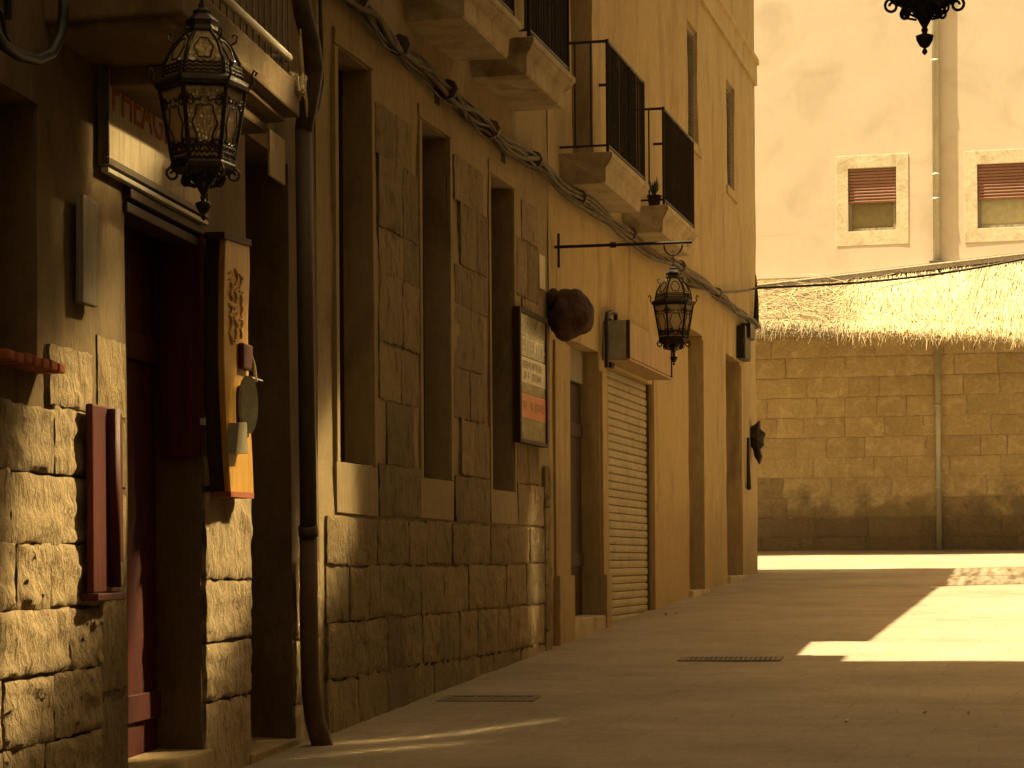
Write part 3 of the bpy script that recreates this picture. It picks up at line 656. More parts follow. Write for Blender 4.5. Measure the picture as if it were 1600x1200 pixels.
# cane screen of the roof terrace, out of sight above, its gaps dapple the shade on the square
scr = MB(); z = 8.14
while z < 12.6:
    t = random.uniform(.04, .10)
    for k in range(4):
        ua, ub = 27.05+k*(YC1-27.05)/4, 27.05+(k+1)*(YC1-27.05)/4; za_, zb_ = z+random.uniform(-.12, .12), z+random.uniform(-.12, .12)
        scr.add([FC.pt(u, o, zz_) for o in (-.10, -.092) for u, zz_ in ((ua, za_), (ub, zb_), (ub, zb_+t), (ua, za_+t))], [(0, 1, 2, 3), (7, 6, 5, 4), (0, 4, 5, 1), (2, 6, 7, 3), (0, 3, 7, 4), (1, 5, 6, 2)])
    z += t+random.uniform(.03, .15)
scr.build('cane_screen', 'grey_wood', C)
for u in (27.1, 29.5, YC1-.1): MB().tube([FC.pt(u, -.15, 7.9), FC.pt(u, -.15, 12.8)], .05, 8).build('screen_post', 'grey_wood', C)

# ------------------------------------------------------------------ building across the square
D = thing('plaster_building', (0, 39.9, .15), 'pale pink plastered building above a stone base across the square', 'building')
uF = lambda x, y=700, off=0: FF.px(x, y, off)[0]
zF = lambda x, y, off=0: FF.px(x, y, off)[1]
fw = []
for xo0, xo1, yo0, yo1, xi0, xi1, yi0, yi1, yb in ((1306, 1419, 245, 385, 1325, 1400, 264, 362, 318), (1507, 1625, 237, 379, 1527, 1611, 257, 357, 312)):
    fw.append(((uF(xi0, yi0), uF(xi1, yi0), zF(xi0, yi1), zF(xi0, yi0), .12), (uF(xo0, yo0), uF(xo1, yo0), zF(xo0, yo1), zF(xo0, yo0)), zF(xi0, yb)))
zsp = zF(1300, 432)
wall_panel(FF, -16, 14, zsp, 17, [q[0] for q in fw], 'pale_plaster', D, jit=.0025, step=.6, back=-.4)
wall_panel(FF, -16, 14, -.6, zsp-.002, [], 'far_mortar', D, name='base_wall', jit=.006, step=.8, back=-.4)
MB().fbox(FF, -16, 14, -7, -.41, -.6, 16.9).build('rear_rooms', 'pale_plaster', D)
zz = .02; r_ = 0
while zz < zsp-.1:
    h = .345 if zz > .1 else .36
    u = -5.6-random.uniform(0, .5)
    while u < .4:
        wd = random.uniform(.42, 1.15)
        dark = zz < .4 or (zz < 1.1 and random.random() < .2)
        block(FF, D, FARD if dark else FARB, u+.006, u+wd-.006, zz+.006, zz+h-.006, random.uniform(.02, .045))
        u += wd
    zz += h; r_ += 1
for q, fo, zbl in fw:
    for a, b, c, d in ((fo[0], q[0]-.004, fo[2], fo[3]), (q[1]+.004, fo[1], fo[2], fo[3]), (q[0]-.004, q[1]+.004, q[3]+.004, fo[3]), (q[0]-.004, q[1]+.004, fo[2], q[2]-.004)):
        MB().fbox(FF, a, b, -.02, .008, c, d).build('window_surround', 'frame_plaster', D, bevel=.003, wobble=.006)
    f = MB(); t = .06
    for a, b, c, d in ((q[0], q[0]+t, q[2], q[3]), (q[1]-t, q[1], q[2], q[3]), (q[0]+t, q[1]-t, q[2], q[2]+t), (q[0]+t, q[1]-t, q[3]-t, q[3])): f.fbox(FF, a, b, -.115, -.075, c, d)
    win = f.build('window', 'grey_wood', D)
    MB().fbox(FF, q[0], q[1], -.12, -.10, q[2], q[3]).build('pane', 'window_glass_pale' if q is fw[1][0] else 'window_glass', win)
    bl = MB().fbox(FF, q[0]+.01, q[1]-.01, -.07, -.055, zbl, q[3]).build('roller_blind', 'blind', D)
    n = 11; h = (q[3]-zbl)/n; s0 = None
    for k in range(n):
        z = zbl+h*k
        if s0 is None: s0 = MB().prism(FF, [(-.056, z+.003), (-.035, z+.008), (-.03, z+h*.5), (-.035, z+h-.008), (-.056, z+h-.003)], q[0]+.012, q[1]-.012).build('slat', 'blind', bl); zf = z
        else: share(s0, bl, s0.location+Vector((0, 0, z-zf)))
up = uF(1463, 300, .065)

# ------------------------------------------------------------------ drainpipes
def pipe(name, pts, r, mat, label, joints=(), group=None):
    t = thing(name, pts[-1], label, 'drainpipe', group)
    MB().tube(pts, r, 12).build('pipe', mat, t, smooth=True)
    for a, b in joints: MB().tube([a, b], r*1.18, 12).build('joint', mat, t, smooth=True)
    return t
def pz(fr, x, y, off): u, z = fr.px(x, y, off); return fr.pt(u, off, z)
dp = thing('drainpipe', pz(FA, 500, 1166, .12), 'dark iron drainpipe with kicked out foot beside the three window house', 'drainpipe')
MB().tube([pz(FA, 474, 200, .10), pz(FA, 478, 500, .10), pz(FA, 482, 828, .10)], .045, 14).build('upper_pipe', 'dark_pipe', dp, smooth=True)
MB().tube([pz(FA, 481, 822, .10), pz(FA, 482, 838, .10)], .052, 14).build('joint', 'dark_pipe', dp, smooth=True)
lowp = [pz(FA, 482, 832, .10), pz(FA, 483, 960, .10), pz(FA, 484, 1040, .105), pz(FA, 486, 1085, .11), pz(FA, 492, 1125, .125), pz(FA, 500, 1152, .14), pz(FA, 505, 1170, .15)]
MB().tube(lowp, [.047, .048, .049, .050, .053, .056, .058], 14).build('cast_iron_foot', 'rust_pipe', dp, smooth=True, wobble=.008)
hp = [pz(FA, 474, 205, .10), pz(FA, 484, 150, .13), pz(FA, 490, 105, .16), pz(FA, 484, 60, .16), pz(FA, 473, 20, .15), pz(FA, 466, -30, .14)]
MB().tube(hp, [.047, .052, .055, .053, .05, .048], 12).build('swan_neck', 'dark_pipe', dp, smooth=True)
thin = top(MB().tube([pz(FA, 500, -20, .12), pz(FA, 502, 60, .12), pz(FA, 503, 130, .12), pz(FA, 497, 170, .12), pz(FA, 483, 190, .11)], .012, 6), 'conduit', 'black_rubber', 'thin black conduit curving down beside the bent top of the drainpipe', 'conduit', smooth=True)

zt = zF(1463, 412)
fp = thing('drainpipe', FF.pt(up, .064, .2), 'pale zinc drainpipe between the two windows across the square', 'drainpipe')
MB().tube([FF.pt(up, .064, 16), FF.pt(up, .064, zt)], .060, 12).build('upper_pipe', 'zinc', fp, smooth=True)
for y in (-100, 94, 272, 310): MB().tube([FF.pt(up, .064, zF(1463, y)), FF.pt(up, .064, zF(1463, y+4))], .070, 12).build('joint', 'zinc', fp, smooth=True)
MB().fbox(FF, up-.12, up+.12, .01, .2, zt-.06, zt+.03).build('junction_box', 'grey_iron', fp, bevel=.008)
MB().tube([FF.pt(up, .064, zt-.03), FF.pt(up+.01, .064, .12)], .048, 12).build('lower_pipe', 'zinc', fp, smooth=True)
for z in (1.2, 2.6, 3.9): MB().tube([FF.pt(up, .064, z), FF.pt(up, .064, z+.04)], .058, 12).build('joint', 'zinc', fp, smooth=True)

# ------------------------------------------------------------------ lanterns
def lantern(loc, sc, rot, label, arm_wall=None, chain=.16):
    t = thing('lantern', loc, label, 'lantern', 'wrought iron street lanterns'); c = Vector(loc)
    def q(r, z, k, half=0): a = rot+math.pi/3*(k+half); return c+Vector((r*math.cos(a), r*math.sin(a), z))*sc
    def hexring(prof, name):
        m = MB(); m.lathe(c, [(r*sc, z*sc) for r, z in prof], 6, rot); return m.build(name, 'iron', t)
    hexring([(.13, -.03), (.168, -.014), (.172, .0), (.168, .012), (.14, .03), (.10, .032)], 'collar')
    hexring([(.112, -.272), (.118, -.285), (.114, -.302), (.09, -.318), (.05, -.325)], 'base_ring')
    hexring([(.056, .188), (.062, .20), (.056, .215), (.06, .235), (.045, .25), (.03, .262), (.034, .272), (.012, .285), (.012, .30)], 'crown')
    fin = MB(); fin.lathe(c, [(r*sc, z*sc) for r, z in [(.05, -.318), (.046, -.335), (.026, -.36), (.016, -.378), (.008, -.392), (.012, -.40), (.008, -.412), (.03, -.420), (.027, -.435), (.016, -.455), (.004, -.462), (.009, -.470), (.009, -.476), (.002, -.484)]], 12); fin.build('finial', 'iron', t, smooth=True)
    body = [(.152, -.02), (.108, -.275)]; dome = [(.142, .028), (.132, .085), (.102, .145), (.056, .192)]
    for k in range(6):
        MB().tube([q(*body[0], k), q(*body[1], k)], .0085*sc, 6).build('corner_bar', 'iron', t)
        MB().tube([q(r, z, k) for r, z in dome], .0075*sc, 6).build('dome_rib', 'iron', t)
        def pane(prof, name):
            P = []; n = len(prof); th = .003*sc
            for e in (0, th):
                for r, z in prof: P += [q(r*.985-e/sc, z, k), q(r*.985-e/sc, z, k+1)]
            F = []
            for i in range(n-1): F += [(2*i, 2*i+1, 2*i+3, 2*i+2), (2*n+2*i, 2*n+2*i+2, 2*n+2*i+3, 2*n+2*i+1)]
            F += [(0, 2*n, 2*n+1, 1), (2*n-2, 2*n-1, 4*n-1, 4*n-2)]
            for i in range(n-1): F += [(2*i, 2*i+2, 2*n+2*i+2, 2*n+2*i), (2*i+1, 2*n+2*i+1, 2*n+2*i+3, 2*i+3)]
            return MB().add(P, F).build(name, 'lamp_glass', t)
        g1 = pane(body, 'pane'); g2 = pane(dome, 'dome_pane')
        # filigree lying on the panes
        def onp(a, b, prof):     # a across -1..1, b down 0..1
            r0, z0 = prof[0]; r1, z1 = prof[-1]
            if len(prof) > 2:
                s = b*(len(prof)-1); i = min(int(s), len(prof)-2); f = s-i
                r, z = prof[i][0]*(1-f)+prof[i+1][0]*f, prof[i][1]*(1-f)+prof[i+1][1]*f
            else: r, z = r0+(r1-r0)*b, z0+(z1-z0)*b
            A_, B_ = q(r+.003, z, k), q(r+.003, z, k+1); return A_.lerp(B_, .5+.5*a)
        f = MB()
        oval = lambda rx, ry, cb, prof, n=20, wav=.12: [onp(rx*math.cos(u)*(1+wav*math.cos(6*u)), cb+ry*math.sin(u)*(1+wav*math.cos(6*u)), prof) for u in [2*math.pi*i/n for i in range(n+1)]]
        f.tube(oval(.62, .27, .52, body), .0035*sc, 5)
        for sx in (-1, 1):
            for b0 in (.10, .90):
                f.tube([onp(sx*(.85-.12*i), b0+(.5-b0)*.12*i*(1 if i < 4 else .3)+.05*math.sin(i*1.7), body) for i in range(7)], .0035*sc, 5)
                f.tube([onp(sx*(.70+.16*math.cos(u)), b0+(.10 if b0 < .5 else -.10)+.07*math.sin(u), body) for u in [2*math.pi*i/10 for i in range(11)]], .0035*sc, 5)
        for b0 in (.80, .88, .96):
            f.tube([onp(-.95+1.9*i/12, b0+.03*(i % 2), body) for i in range(13)], .005*sc, 5)
        f.build('filigree', 'iron', g1)
        f = MB(); f.tube(oval(.55, .24, .55, dome, wav=.10), .0035*sc, 5)
        for b0 in (.05, .13, .21): f.tube([onp(-.95+1.9*i/10, b0+.03*(i % 2), dome) for i in range(11)], .005*sc, 5)
        f.build('filigree', 'iron', g2)
        # scrolls round the foot and fleurons on the collar
        def spiral(r0, z0, R, turns, k, half, flip=1, squash=1.0):
            pts = []
            for i in range(18):
                u = i/17; a = math.pi*.5-flip*2*math.pi*turns*u; rr = R*(1-.72*u)
                pts.append(q(r0+rr*math.cos(a), z0+rr*math.sin(a)*squash, k, half))
            return pts
        MB().tube(spiral(.108, -.318, .026, 1.25, k, 0), .005*sc, 6).build('scroll', 'iron', t)
        MB().tube(spiral(.068, -.338, .022, 1.2, k, .5)+[], .0045*sc, 6).build('scroll', 'iron', t)
        MB().tube([q(.082, -.322, k, .5), q(.064, -.352, k, .5), q(.03, -.362, k, .5)], .0045*sc, 5).build('scroll_stem', 'iron', t)
        MB().tube([q(.168, .0, k), q(.182, .02, k), q(.176, .045, k), q(.186, .065, k), q(.196, .055, k), q(.190, .045, k)], .005*sc, 6).build('fleuron', 'iron', t)
        MB().tube([q(.10, .15, k), q(.122, .165, k), q(.126, .185, k), q(.112, .192, k), q(.108, .18, k)], .004*sc, 5).build('fleuron', 'iron', t)
    m = MB(); z = .30; kk = 0
    while z < .30+chain:
        pts = []
        for i in range(11):
            a = 2*math.pi*i/10; dx = .009*math.cos(a); pts.append(c+Vector((dx if kk % 2 else 0, 0 if kk % 2 else dx, z+.015+.017*math.sin(a)))*sc)
        m.tube(pts, .003*sc, 5); z += .026; kk += 1
    m.build('chain', 'iron', t)
    return t, c+Vector((0, 0, z))*sc
pN = ray(318, 345)*7.9; pN.z += .484*.95
lantern(pN, .95, .42, 'large near lantern with amber glass hanging in front of the white sign', chain=.14)
pT = ray(1445, 86)*7.7; pT.z += .484
tr, tt = lantern(pT, 1.0, .15, 'lantern at the top right with only its scrolled foot in view', chain=.14)
pM = Vector((-3.04, 18.64, 0)); pM = ray(1053, 571)*( (18.64)/ray(1053, 571).y ); pM.z += .484*1.05
lantern(pM, 1.05, .30, 'small far lantern hanging before the shop sign box', chain=.10)
# brackets that carry them
za = zB(870, 386); yb = uB(870, 386)
xe = (ray(1082, 388)*(yb/ray(1082, 388).y)).x
br = thing('lantern_bracket', (-4, yb, za), 'long thin iron arm on the plaster wall carrying the small lantern', 'bracket')
MB().tube([(-4.02, yb, za), (xe, yb, za)], .013, 8).build('arm', 'iron', br)
MB().tube([(-3.985, yb, za-.17), (-3.985, yb, za+.11)], .012, 6).build('wall_bar', 'iron', br)
MB().tube([(-3.55, yb, za), (-3.50, yb, za)], .024, 8).build('collar', 'iron', br)
hk = [Vector((pM.x+.075*math.cos(a), yb, za-.02+.085*math.sin(a))) for a in [math.pi+math.pi*i/12 for i in range(13)]]
MB().tube(hk, .007, 6).build('hook', 'iron', br)
zc = pN.z+.46
w0 = FA.pt((pN-FA.p).dot(FA.u), 0, zc)
nb = thing('lantern_bracket', w0, 'iron arm above the frame carrying the large near lantern', 'bracket')
MB().tube([w0-FA.n*.03, Vector((pN.x, pN.y, zc))+FA.n*.1], .015, 8).build('arm', 'iron', nb)
MB().tube([w0+ZV*-.2+FA.n*.015, w0+ZV*.2+FA.n*.015], .014, 6).build('wall_bar', 'iron', nb)
w1 = Vector((1.05, pT.y, pT.z+.47))
rb_ = thing('lantern_bracket', w1, 'iron arm on the right hand wall carrying the top right lantern', 'bracket')
MB().tube([w1+Vector((.02, 0, 0)), Vector((pT.x-.1, pT.y, w1.z))], .015, 8).build('arm', 'iron', rb_)
MB().tube([w1+Vector((-.015, 0, -.2)), w1+Vector((-.015, 0, .2))], .014, 6).build('wall_bar', 'iron', rb_)

# ------------------------------------------------------------------ signs and boards on the near house
so = .045
su0, su1 = FA.px(165, 160, so)[0], FA.px(322, 300, so)[0]
sz1, sz0 = FA.px(165, 76, so)[1], FA.px(165, 256, so)[1]
sg = thing('shop_sign', FA.pt(su0, 0, sz0), 'weathered white sign box with faded red letters above the red doorway', 'sign')
MB().fbox(FA, su0, su1, .012, so-.012, sz0, sz1).build('box', 'grey_iron', sg)
MB().fbox(FA, su0+.012, su1-.012, so-.011, so, sz0+.03, sz1-.03).build('panel', 'sign_white', sg)
for a, b, c, d in ((su0, su1, sz1-.028, sz1), (su0, su1, sz0, sz0+.028)):
    MB().fbox(FA, a, b, so-.0115, so+.014, c, d).build('frame_rail', 'grey_iron', sg, bevel=.003)
MB().fbox(FA, su0, su1, so-.02, so+.010, sz0-.03, sz0-.012).build('frame_rail', 'zinc', sg, bevel=.003)
for a in (su0, su1-.01): MB().fbox(FA, a, a+.01, so-.0115, so+.012, sz0+.03, sz1-.03).build('frame_stile', 'grey_iron', sg)
text('PHEAGR', sg, FA, su0+.07, so+.001, sz1-.225, (su1-su0)*.58, .155, 'sign_red')
bu = (FA.px(129, 400, .05)[0], FA.px(154, 400, .05)[0])
top(MB().fbox(FA, bu[0], bu[1], .02, .05, zA(140, 476, .05), zA(130, 305, .05)), 'wooden_board', 'grey_wood', 'narrow grey wooden board fixed upright left of the white sign', 'board', bevel=.006, wobble=.012)
rp = thing('shutter_panel', FA.pt(uA(150), .02, zA(170, 930)), 'dark red wooden shutter panel standing out beside the near doorway', 'shutter')
ru0, ru1 = FA.px(152, 780, .09)[0], FA.px(194, 780, .09)[0]; rz0, rz1 = zA(170, 926, .09), zA(170, 634, .09)
MB().fbox(FA, ru0, ru1, .045, .075, rz0, rz1).build('board', 'red_wood', rp, bevel=.008)
MB().tube([FA.pt(ru0+.62*(ru1-ru0), .085, rz0+.02), FA.pt(ru0+.62*(ru1-ru0), .085, rz1-.01)], .03, 12).build('bead', 'red_wood', rp, smooth=True)
MB().fbox(FA, ru1-.10, ru1-.01, .0755, .09, rz0+.12, rz1-.02).build('stile', 'red_wood', rp, bevel=.005)
MB().fbox(FA, ru0-.01, ru1+.01, .012, .095, rz0-.03, rz0-.001).build('bottom_rail', 'red_wood', rp, bevel=.006)
# carved plank sign
ko = .115
def kp(x, y, off=ko): u, z = FA.px(x, y, off); return (u, z)
ps = thing('plank_sign', FA.pt(*((kp(370, 770)[0]), 0, kp(370, 775)[1])), 'honey coloured carved plank sign with metal disc on the pier between doorways', 'sign')
out = [kp(x, y) for x, y in ((353, 366), (390, 378), (391, 420), (388, 500), (388, 560), (391, 640), (395, 720), (397, 776), (361, 770), (357, 720), (353, 640), (350, 560), (350, 480), (351, 420))]
MB().plate(FA, out, .085, ko).build('plank', 'orange_wood', ps, bevel=.006)
MB().plate(FA, [(u+(.012 if i < 8 else -.0), z) for i, (u, z) in enumerate(out)], .02, .0845).build('shade_backing', 'dark_wood', ps)  # darker wood paints in the unlit near side of the plank
cap = [kp(x, y, ko+.012) for x, y in ((351, 362), (393, 375), (393, 385), (351, 372))]
MB().plate(FA, cap, .03, ko+.012).build('cap_strip', 'dark_wood', ps)
foot = [kp(x, y, ko+.01) for x, y in ((361, 768), (397, 770), (397, 779), (361, 776))]
MB().plate(FA, foot, .04, ko+.01).build('foot_strip', 'clay', ps)
for k in range(26):            # carved relief, three crooked columns of short strokes
    x, y = 360+8*(k % 3)+random.uniform(-1, 1), 425+(k//3)*13+random.uniform(-2, 2)+(k % 3)*3
    u, z = kp(x, y); a = random.uniform(0, 3.1)
    du, dz = .035*math.cos(a), .025*math.sin(a)
    MB().tube([FA.pt(u-du, ko+.001, z-dz), FA.pt(u+.2*dz, ko+.007, z+.1*du), FA.pt(u+du, ko+.001, z+dz)], .006, 5).build('carving', 'orange_wood', ps)
u, z = kp(380, 555)
MB().fbox(FA, u-.10, u+.07, ko, ko+.03, z-.07, z+.05).build('red_clasp', 'red_wood', ps, bevel=.01)
u, z = kp(384, 590)
MB().tube([FA.pt(u, ko+.02, z+.12), FA.pt(u+.02, ko+.035, z+.06), FA.pt(u, ko+.05, z-.02)], .008, 6).build('cord', 'rope', ps)
MB().tube([FA.pt(u-.12, ko+.045, z-.005), FA.pt(u+.14, ko+.045, z-.005)], .004, 5).build('pin', 'zinc', ps)
m = MB(); cu_, cz_ = kp(387, 632, ko+.05); n = 22; P = []
for oo in (ko+.045, ko+.06):
    for i in range(n):
        a = 2*math.pi*i/n; P.append(FA.pt(cu_+.040*math.cos(a), oo+.03*math.cos(a), cz_+.135*math.sin(a)))
m.add(P, [(i, (i+1) % n, n+(i+1) % n, n+i) for i in range(n)]+[tuple(range(n))[::-1], tuple(range(n, 2*n))]).build('metal_disc', 'disc_metal', ps)
u, z = kp(375, 650)
MB().fbox(FA, u-.05, u+.06, ko, ko+.03, z-.10, z+.14).build('wooden_grip', 'dark_wood', ps, bevel=.012)
o_ = [kp(x, y, ko+.05) for x, y in ((374, 660), (386, 660), (388, 709), (369, 709), (371, 690))]
MB().plate(FA, o_, ko, ko+.05).build('blade', 'disc_metal', ps, bevel=.004)

# ------------------------------------------------------------------ signs further along
fo = .07
pu0, pu1 = FB.px(813, 580, fo)[0], FB.px(857, 580, fo)[0]; pz0, pz1 = FB.px(813, 690, fo)[1], FB.px(813, 478, fo)[1]
pf = thing('poster_case', FB.pt(pu0, 0, pz0), 'black framed poster case with white and orange panels left of street door', 'sign')
MB().fbox(FB, pu0, pu1, .015, fo-.025, pz0, pz1).build('backboard', 'dark_wood', pf)
for a, b, c, d in ((pu0, pu0+.05, pz0, pz1), (pu1-.05, pu1, pz0, pz1), (pu0+.05, pu1-.05, pz1-.04, pz1), (pu0+.05, pu1-.05, pz0, pz0+.03)):
    MB().fbox(FB, a, b, fo-.024, fo, c, d).build('frame', 'dark_wood', pf, bevel=.004)
H = pz1-pz0; i0, i1 = pu0+.055, pu1-.055
def band(f0, f1, mat, name): return MB().fbox(FB, i0, i1, fo-.024, fo-.014, pz1-H*f1, pz1-H*f0-.002).build(name, mat, pf)
band(.02, .20, 'poster_dark', 'picture'); band(.20, .35, 'poster_dark', 'title_band'); band(.355, .55, 'poster_white', 'white_panel')
band(.55, .625, 'poster_dark', 'picture'); band(.625, .81, 'poster_orange', 'orange_panel'); band(.81, .985, 'grey_band', 'grey_panel') if False else band(.81, .985, 'poster_dark', 'grey_panel')
def strokes(u0, u1, z0, z1, mat, n):
    m = MB(); u = u0; wd = (u1-u0)/n       # worn print that can no longer be read: tall narrow strokes
    for k in range(n):
        if random.random() < .88:
            m.fbox(FB, u+wd*.1, u+wd*.42, fo-.0138, fo-.0125, z0+random.choice((0, 0, .2))*(z1-z0), z1)
            if random.random() < .6: m.fbox(FB, u+wd*.42, u+wd*.95, fo-.0138, fo-.0125, *((z1-(z1-z0)*.16, z1) if random.random() < .5 else (z0+(z1-z0)*.42, z0+(z1-z0)*.58)))
        u += wd
    m.build('worn_print', mat, pf)['kind'] = 'stuff'
strokes(i0+.03, i1-.03, pz1-H*.335, pz1-H*.225, 'poster_white', 15)
strokes(i0+.09, i1-.12, pz1-H*.44, pz1-H*.385, 'poster_ink', 13)
strokes(i0+.14, i1-.14, pz1-H*.525, pz1-H*.465, 'poster_ink', 14)
strokes(i0+.08, i1-.05, pz1-H*.755, pz1-H*.685, 'lightbox_face', 14)
top(MB().fbox(FB, uB(839, 420), uB(848, 420), .003, .022, zB(840, 450), zB(840, 397)), 'wall_plaque', 'sign_white', 'small blank white plaque on the stone above the poster case', 'plaque', bevel=.004)
# rounded brown ornament over the street door
def lump():
    bm = bmesh.new(); bmesh.ops.create_icosphere(bm, subdivisions=4, radius=1.0)
    for v in bm.verts:
        p = v.co.copy(); k = 1+.24*noise.noise(p*1.5+Vector((3, 1, 7)))+.08*noise.noise(p*4.2); v.co = Vector((p.x*.185, p.y*.25, p.z*.20))*k
    me = bpy.data.meshes.new('body'); bm.to_mesh(me); bm.free(); me.shade_smooth(); return me
lp = ray(892, 491)*1.0; lp = lp*((-4+.17)/lp.x)
lu = thing('door_ornament', lp, 'rust brown rounded ornament hanging over the street door', 'ornament')
o = link('body', lump(), lu, 'brown_lump')
MB().tube([lp+Vector((-.14, -.10, .08)), lp+Vector((-.12, -.12, .15)), lp+Vector((-.10, -.12, .18)), lp+Vector((-.09, -.12, .19))], [.06, .055, .04, .015], 8).build('knob', 'brown_lump', lu, smooth=True)
MB().tube([lp+Vector((-.24, 0, .05)), lp+Vector((-.1, 0, .05))], .02, 8).build('wall_fixing', 'iron', lu)
# sign box over the roller shutter
lo = .24
lu0, lu1 = FC.px(982, 530, lo)[0], FC.px(1049, 570, lo)[0]; lz1, lz0 = FC.px(982, 500, lo)[1], FC.px(982, 559, lo)[1]
lb = thing('sign_box', FC.pt(lu0, 0, lz0), 'faded brown blank sign box above the roller shutter', 'sign')
MB().fbox(FC, lu0, lu1, .004, lo-.02, lz0, lz1).build('box', 'lightbox_side', lb)
MB().fbox(FC, lu0+.01, lu1-.01, lo-.019, lo, lz0+.012, lz1-.012).build('face', 'lightbox_face', lb)
for a, b, c, d in ((lu0-.004, lu0+.03, lz0, lz1), (lu1-.03, lu1+.004, lz0, lz1)): MB().fbox(FC, a, b, lo-.0195, lo+.012, c, d).build('corner_strip', 'dark_wood', lb)
MB().fbox(FC, lu0, lu1, .004, lo+.01, lz0-.02, lz0-.002).build('underside', 'lightbox_face', lb)
cb = thing('cable_conduit', FC.pt(uC(950), .05, zC(950, 575)), 'black looped cable conduit at the near end of the sign box', 'cable')
q0 = [pz(FC, x, y, .06) for x, y in ((948, 574), (948, 540), (947, 505), (949, 490), (956, 487), (962, 490), (962, 505), (961, 560))]
MB().tube(q0, .02, 8).build('cable', 'black_rubber', cb, smooth=True)
MB().fbox(FC, uC(947, 540), uC(952, 540), .01, .05, zC(950, 575), zC(950, 500)).build('back_plate', 'iron', cb)
# corner pieces
pts = [(1172, 668), (1180, 664), (1187, 657), (1188, 670), (1196, 677), (1193, 688), (1194, 696), (1188, 703), (1191, 714), (1187, 726), (1179, 713), (1177, 702), (1170, 692), (1169, 680)]
yp = 31.3; P = []
for oo in (-.05, .05):
    for x, y in pts:
        d = ray(x, y); k = d*(yp/d.y); P.append(k+Vector((0, oo*(1+.6*math.sin(x*1.7)), 0)))
n = len(pts); cc = sum((p for p in P), Vector())/len(P)
F = [(i, (i+1) % n, n+(i+1) % n, n+i) for i in range(n)]+[(i, 2*n, (i+1) % n) for i in range(n)]+[(n+i, n+(i+1) % n, 2*n+1) for i in range(n)]
io = thing('iron_ornament', cc, 'jagged black iron ornament jutting out at the house corner', 'ornament')
MB().add(P+[cc+Vector((0, -.11, .02)), cc+Vector((0, .11, .02))], F).build('body', 'iron', io, bevel=.006)
MB().tube([Vector((-4.05, yp, cc.z)), Vector((cc.x, yp, cc.z))], .02, 6).build('fixing', 'iron', io)
top(MB().tube([pz(FC, 1169, 684, .04), pz(FC, 1169, 720, .04), pz(FC, 1170, 752, .04), pz(FC, 1170, 763, .05)], [.02, .022, .03, .034], 8), 'iron_bar', 'iron', 'short dark upright iron bar on the wall below the jagged ornament', 'bar', smooth=True)
jb = thing('junction_box', FC.pt(uC(1156, 530), .05, zC(1156, 562)), 'dark junction box with dangling wires under the cable bundle at the corner', 'box')
MB().fbox(FC, uC(1151, 530), uC(1160, 530), .0, .11, zC(1155, 562), zC(1155, 512)).build('case', 'iron', jb, bevel=.01, wobble=.02)
MB().fbox(FC, uC(1155, 530), uC(1162, 530), .02, .15, zC(1155, 528), zC(1155, 505)).build('lid', 'iron', jb, bevel=.01)
MB().tube([pz(FC, 1161, 528, .1), pz(FC, 1163, 545, .1), pz(FC, 1162, 558, .1)], .008, 5).build('wire', 'black_rubber', jb)
sp = top(MB().tube([pz(FC, 1181, 512, .06), pz(FC, 1182, 470, .05), pz(FC, 1181, 429, .05)], [.045, .03, .006], 8), 'iron_spike', 'iron', 'tall tapering iron spike at the top of the house corner', 'spike', smooth=True)

# ------------------------------------------------------------------ cables
cpx = [(520, -45), (560, -2), (600, 50), (650, 92), (700, 140), (745, 182), (790, 222), (835, 250), (880, 290), (930, 328), (985, 365), (1040, 402), (1085, 430), (1120, 458), (1150, 483), (1183, 510)]
base = []
for (x0, y0), (x1, y1) in zip(cpx, cpx[1:]):
    for i in range(6): base.append((x0+(x1-x0)*i/6, y0+(y1-y0)*i/6))
base.append(cpx[-1])
cbn = thing('cable_bundle', pz(FB, 800, 232, .06), 'thick sagging bundle of twisted cables strung along the facade under balconies', 'cable')
for k in range(10):
    ph = k*.79; L_ = []
    for i, (x, y) in enumerate(base):
        p = pz(FB, x, y, .06); a = i*.10*(1 if k % 2 else -1)+ph+2.2*noise.noise(Vector((i*.12, k*5.3, 1))); rr = .036+.045*noise.noise(Vector((i*.20, k*3.1, 0)))
        sag = -.09*abs(math.sin(i*.13*(1+.15*k)+k))*(1 if k > 6 else .15)
        L_.append(p+Vector((rr*math.cos(a)*.8, 0, rr*math.sin(a)+sag*.6)))
    MB().tube(L_, .007+.0045*(k % 4), 6).build('cable', 'cable', cbn, smooth=True)
for k in range(9):
    p = pz(FB, *base[6+k*9], .06); MB().tube([p+FB.u*-.02, p+FB.u*.02], .07, 8).build('tie', 'cable', cbn)
lo_ = [(-30, 5), (-10, 45), (5, 70), (28, 86), (58, 94), (80, 84), (94, 58), (99, 25), (100, -30)]
top(MB().tube([pz(FA, x, y, .12) for x, y in lo_], .020, 8), 'hanging_cable', 'black_rubber', 'thick black cable hanging in a loop at the top left corner', 'cable', smooth=True)
top(MB().tube([pz(FA, x, y, .09) for x, y in [(-20, -10), (2, 20), (8, 55), (22, 78), (40, 88)]], .008, 6), 'thin_cable', 'black_rubber', 'thin dark cable beside the thick hanging loop at top left', 'cable', smooth=True)
p0 = pz(FC, 1072, 446, .06); p1 = pz(FC, 1184, 450, .10); p2 = Vector((1.05, 29.7, 4.05))
L_ = [p0.lerp(p1, i/6)+ZV*(-.06*math.sin(math.pi*i/6)) for i in range(6)]+[p1.lerp(p2, i/14)+ZV*(-.16*math.sin(math.pi*i/14)) for i in range(15)]
top(MB().tube(L_, .016, 6), 'overhead_cable', 'iron', 'single dark cable running from the house corner across the thatched roof', 'cable', smooth=True)

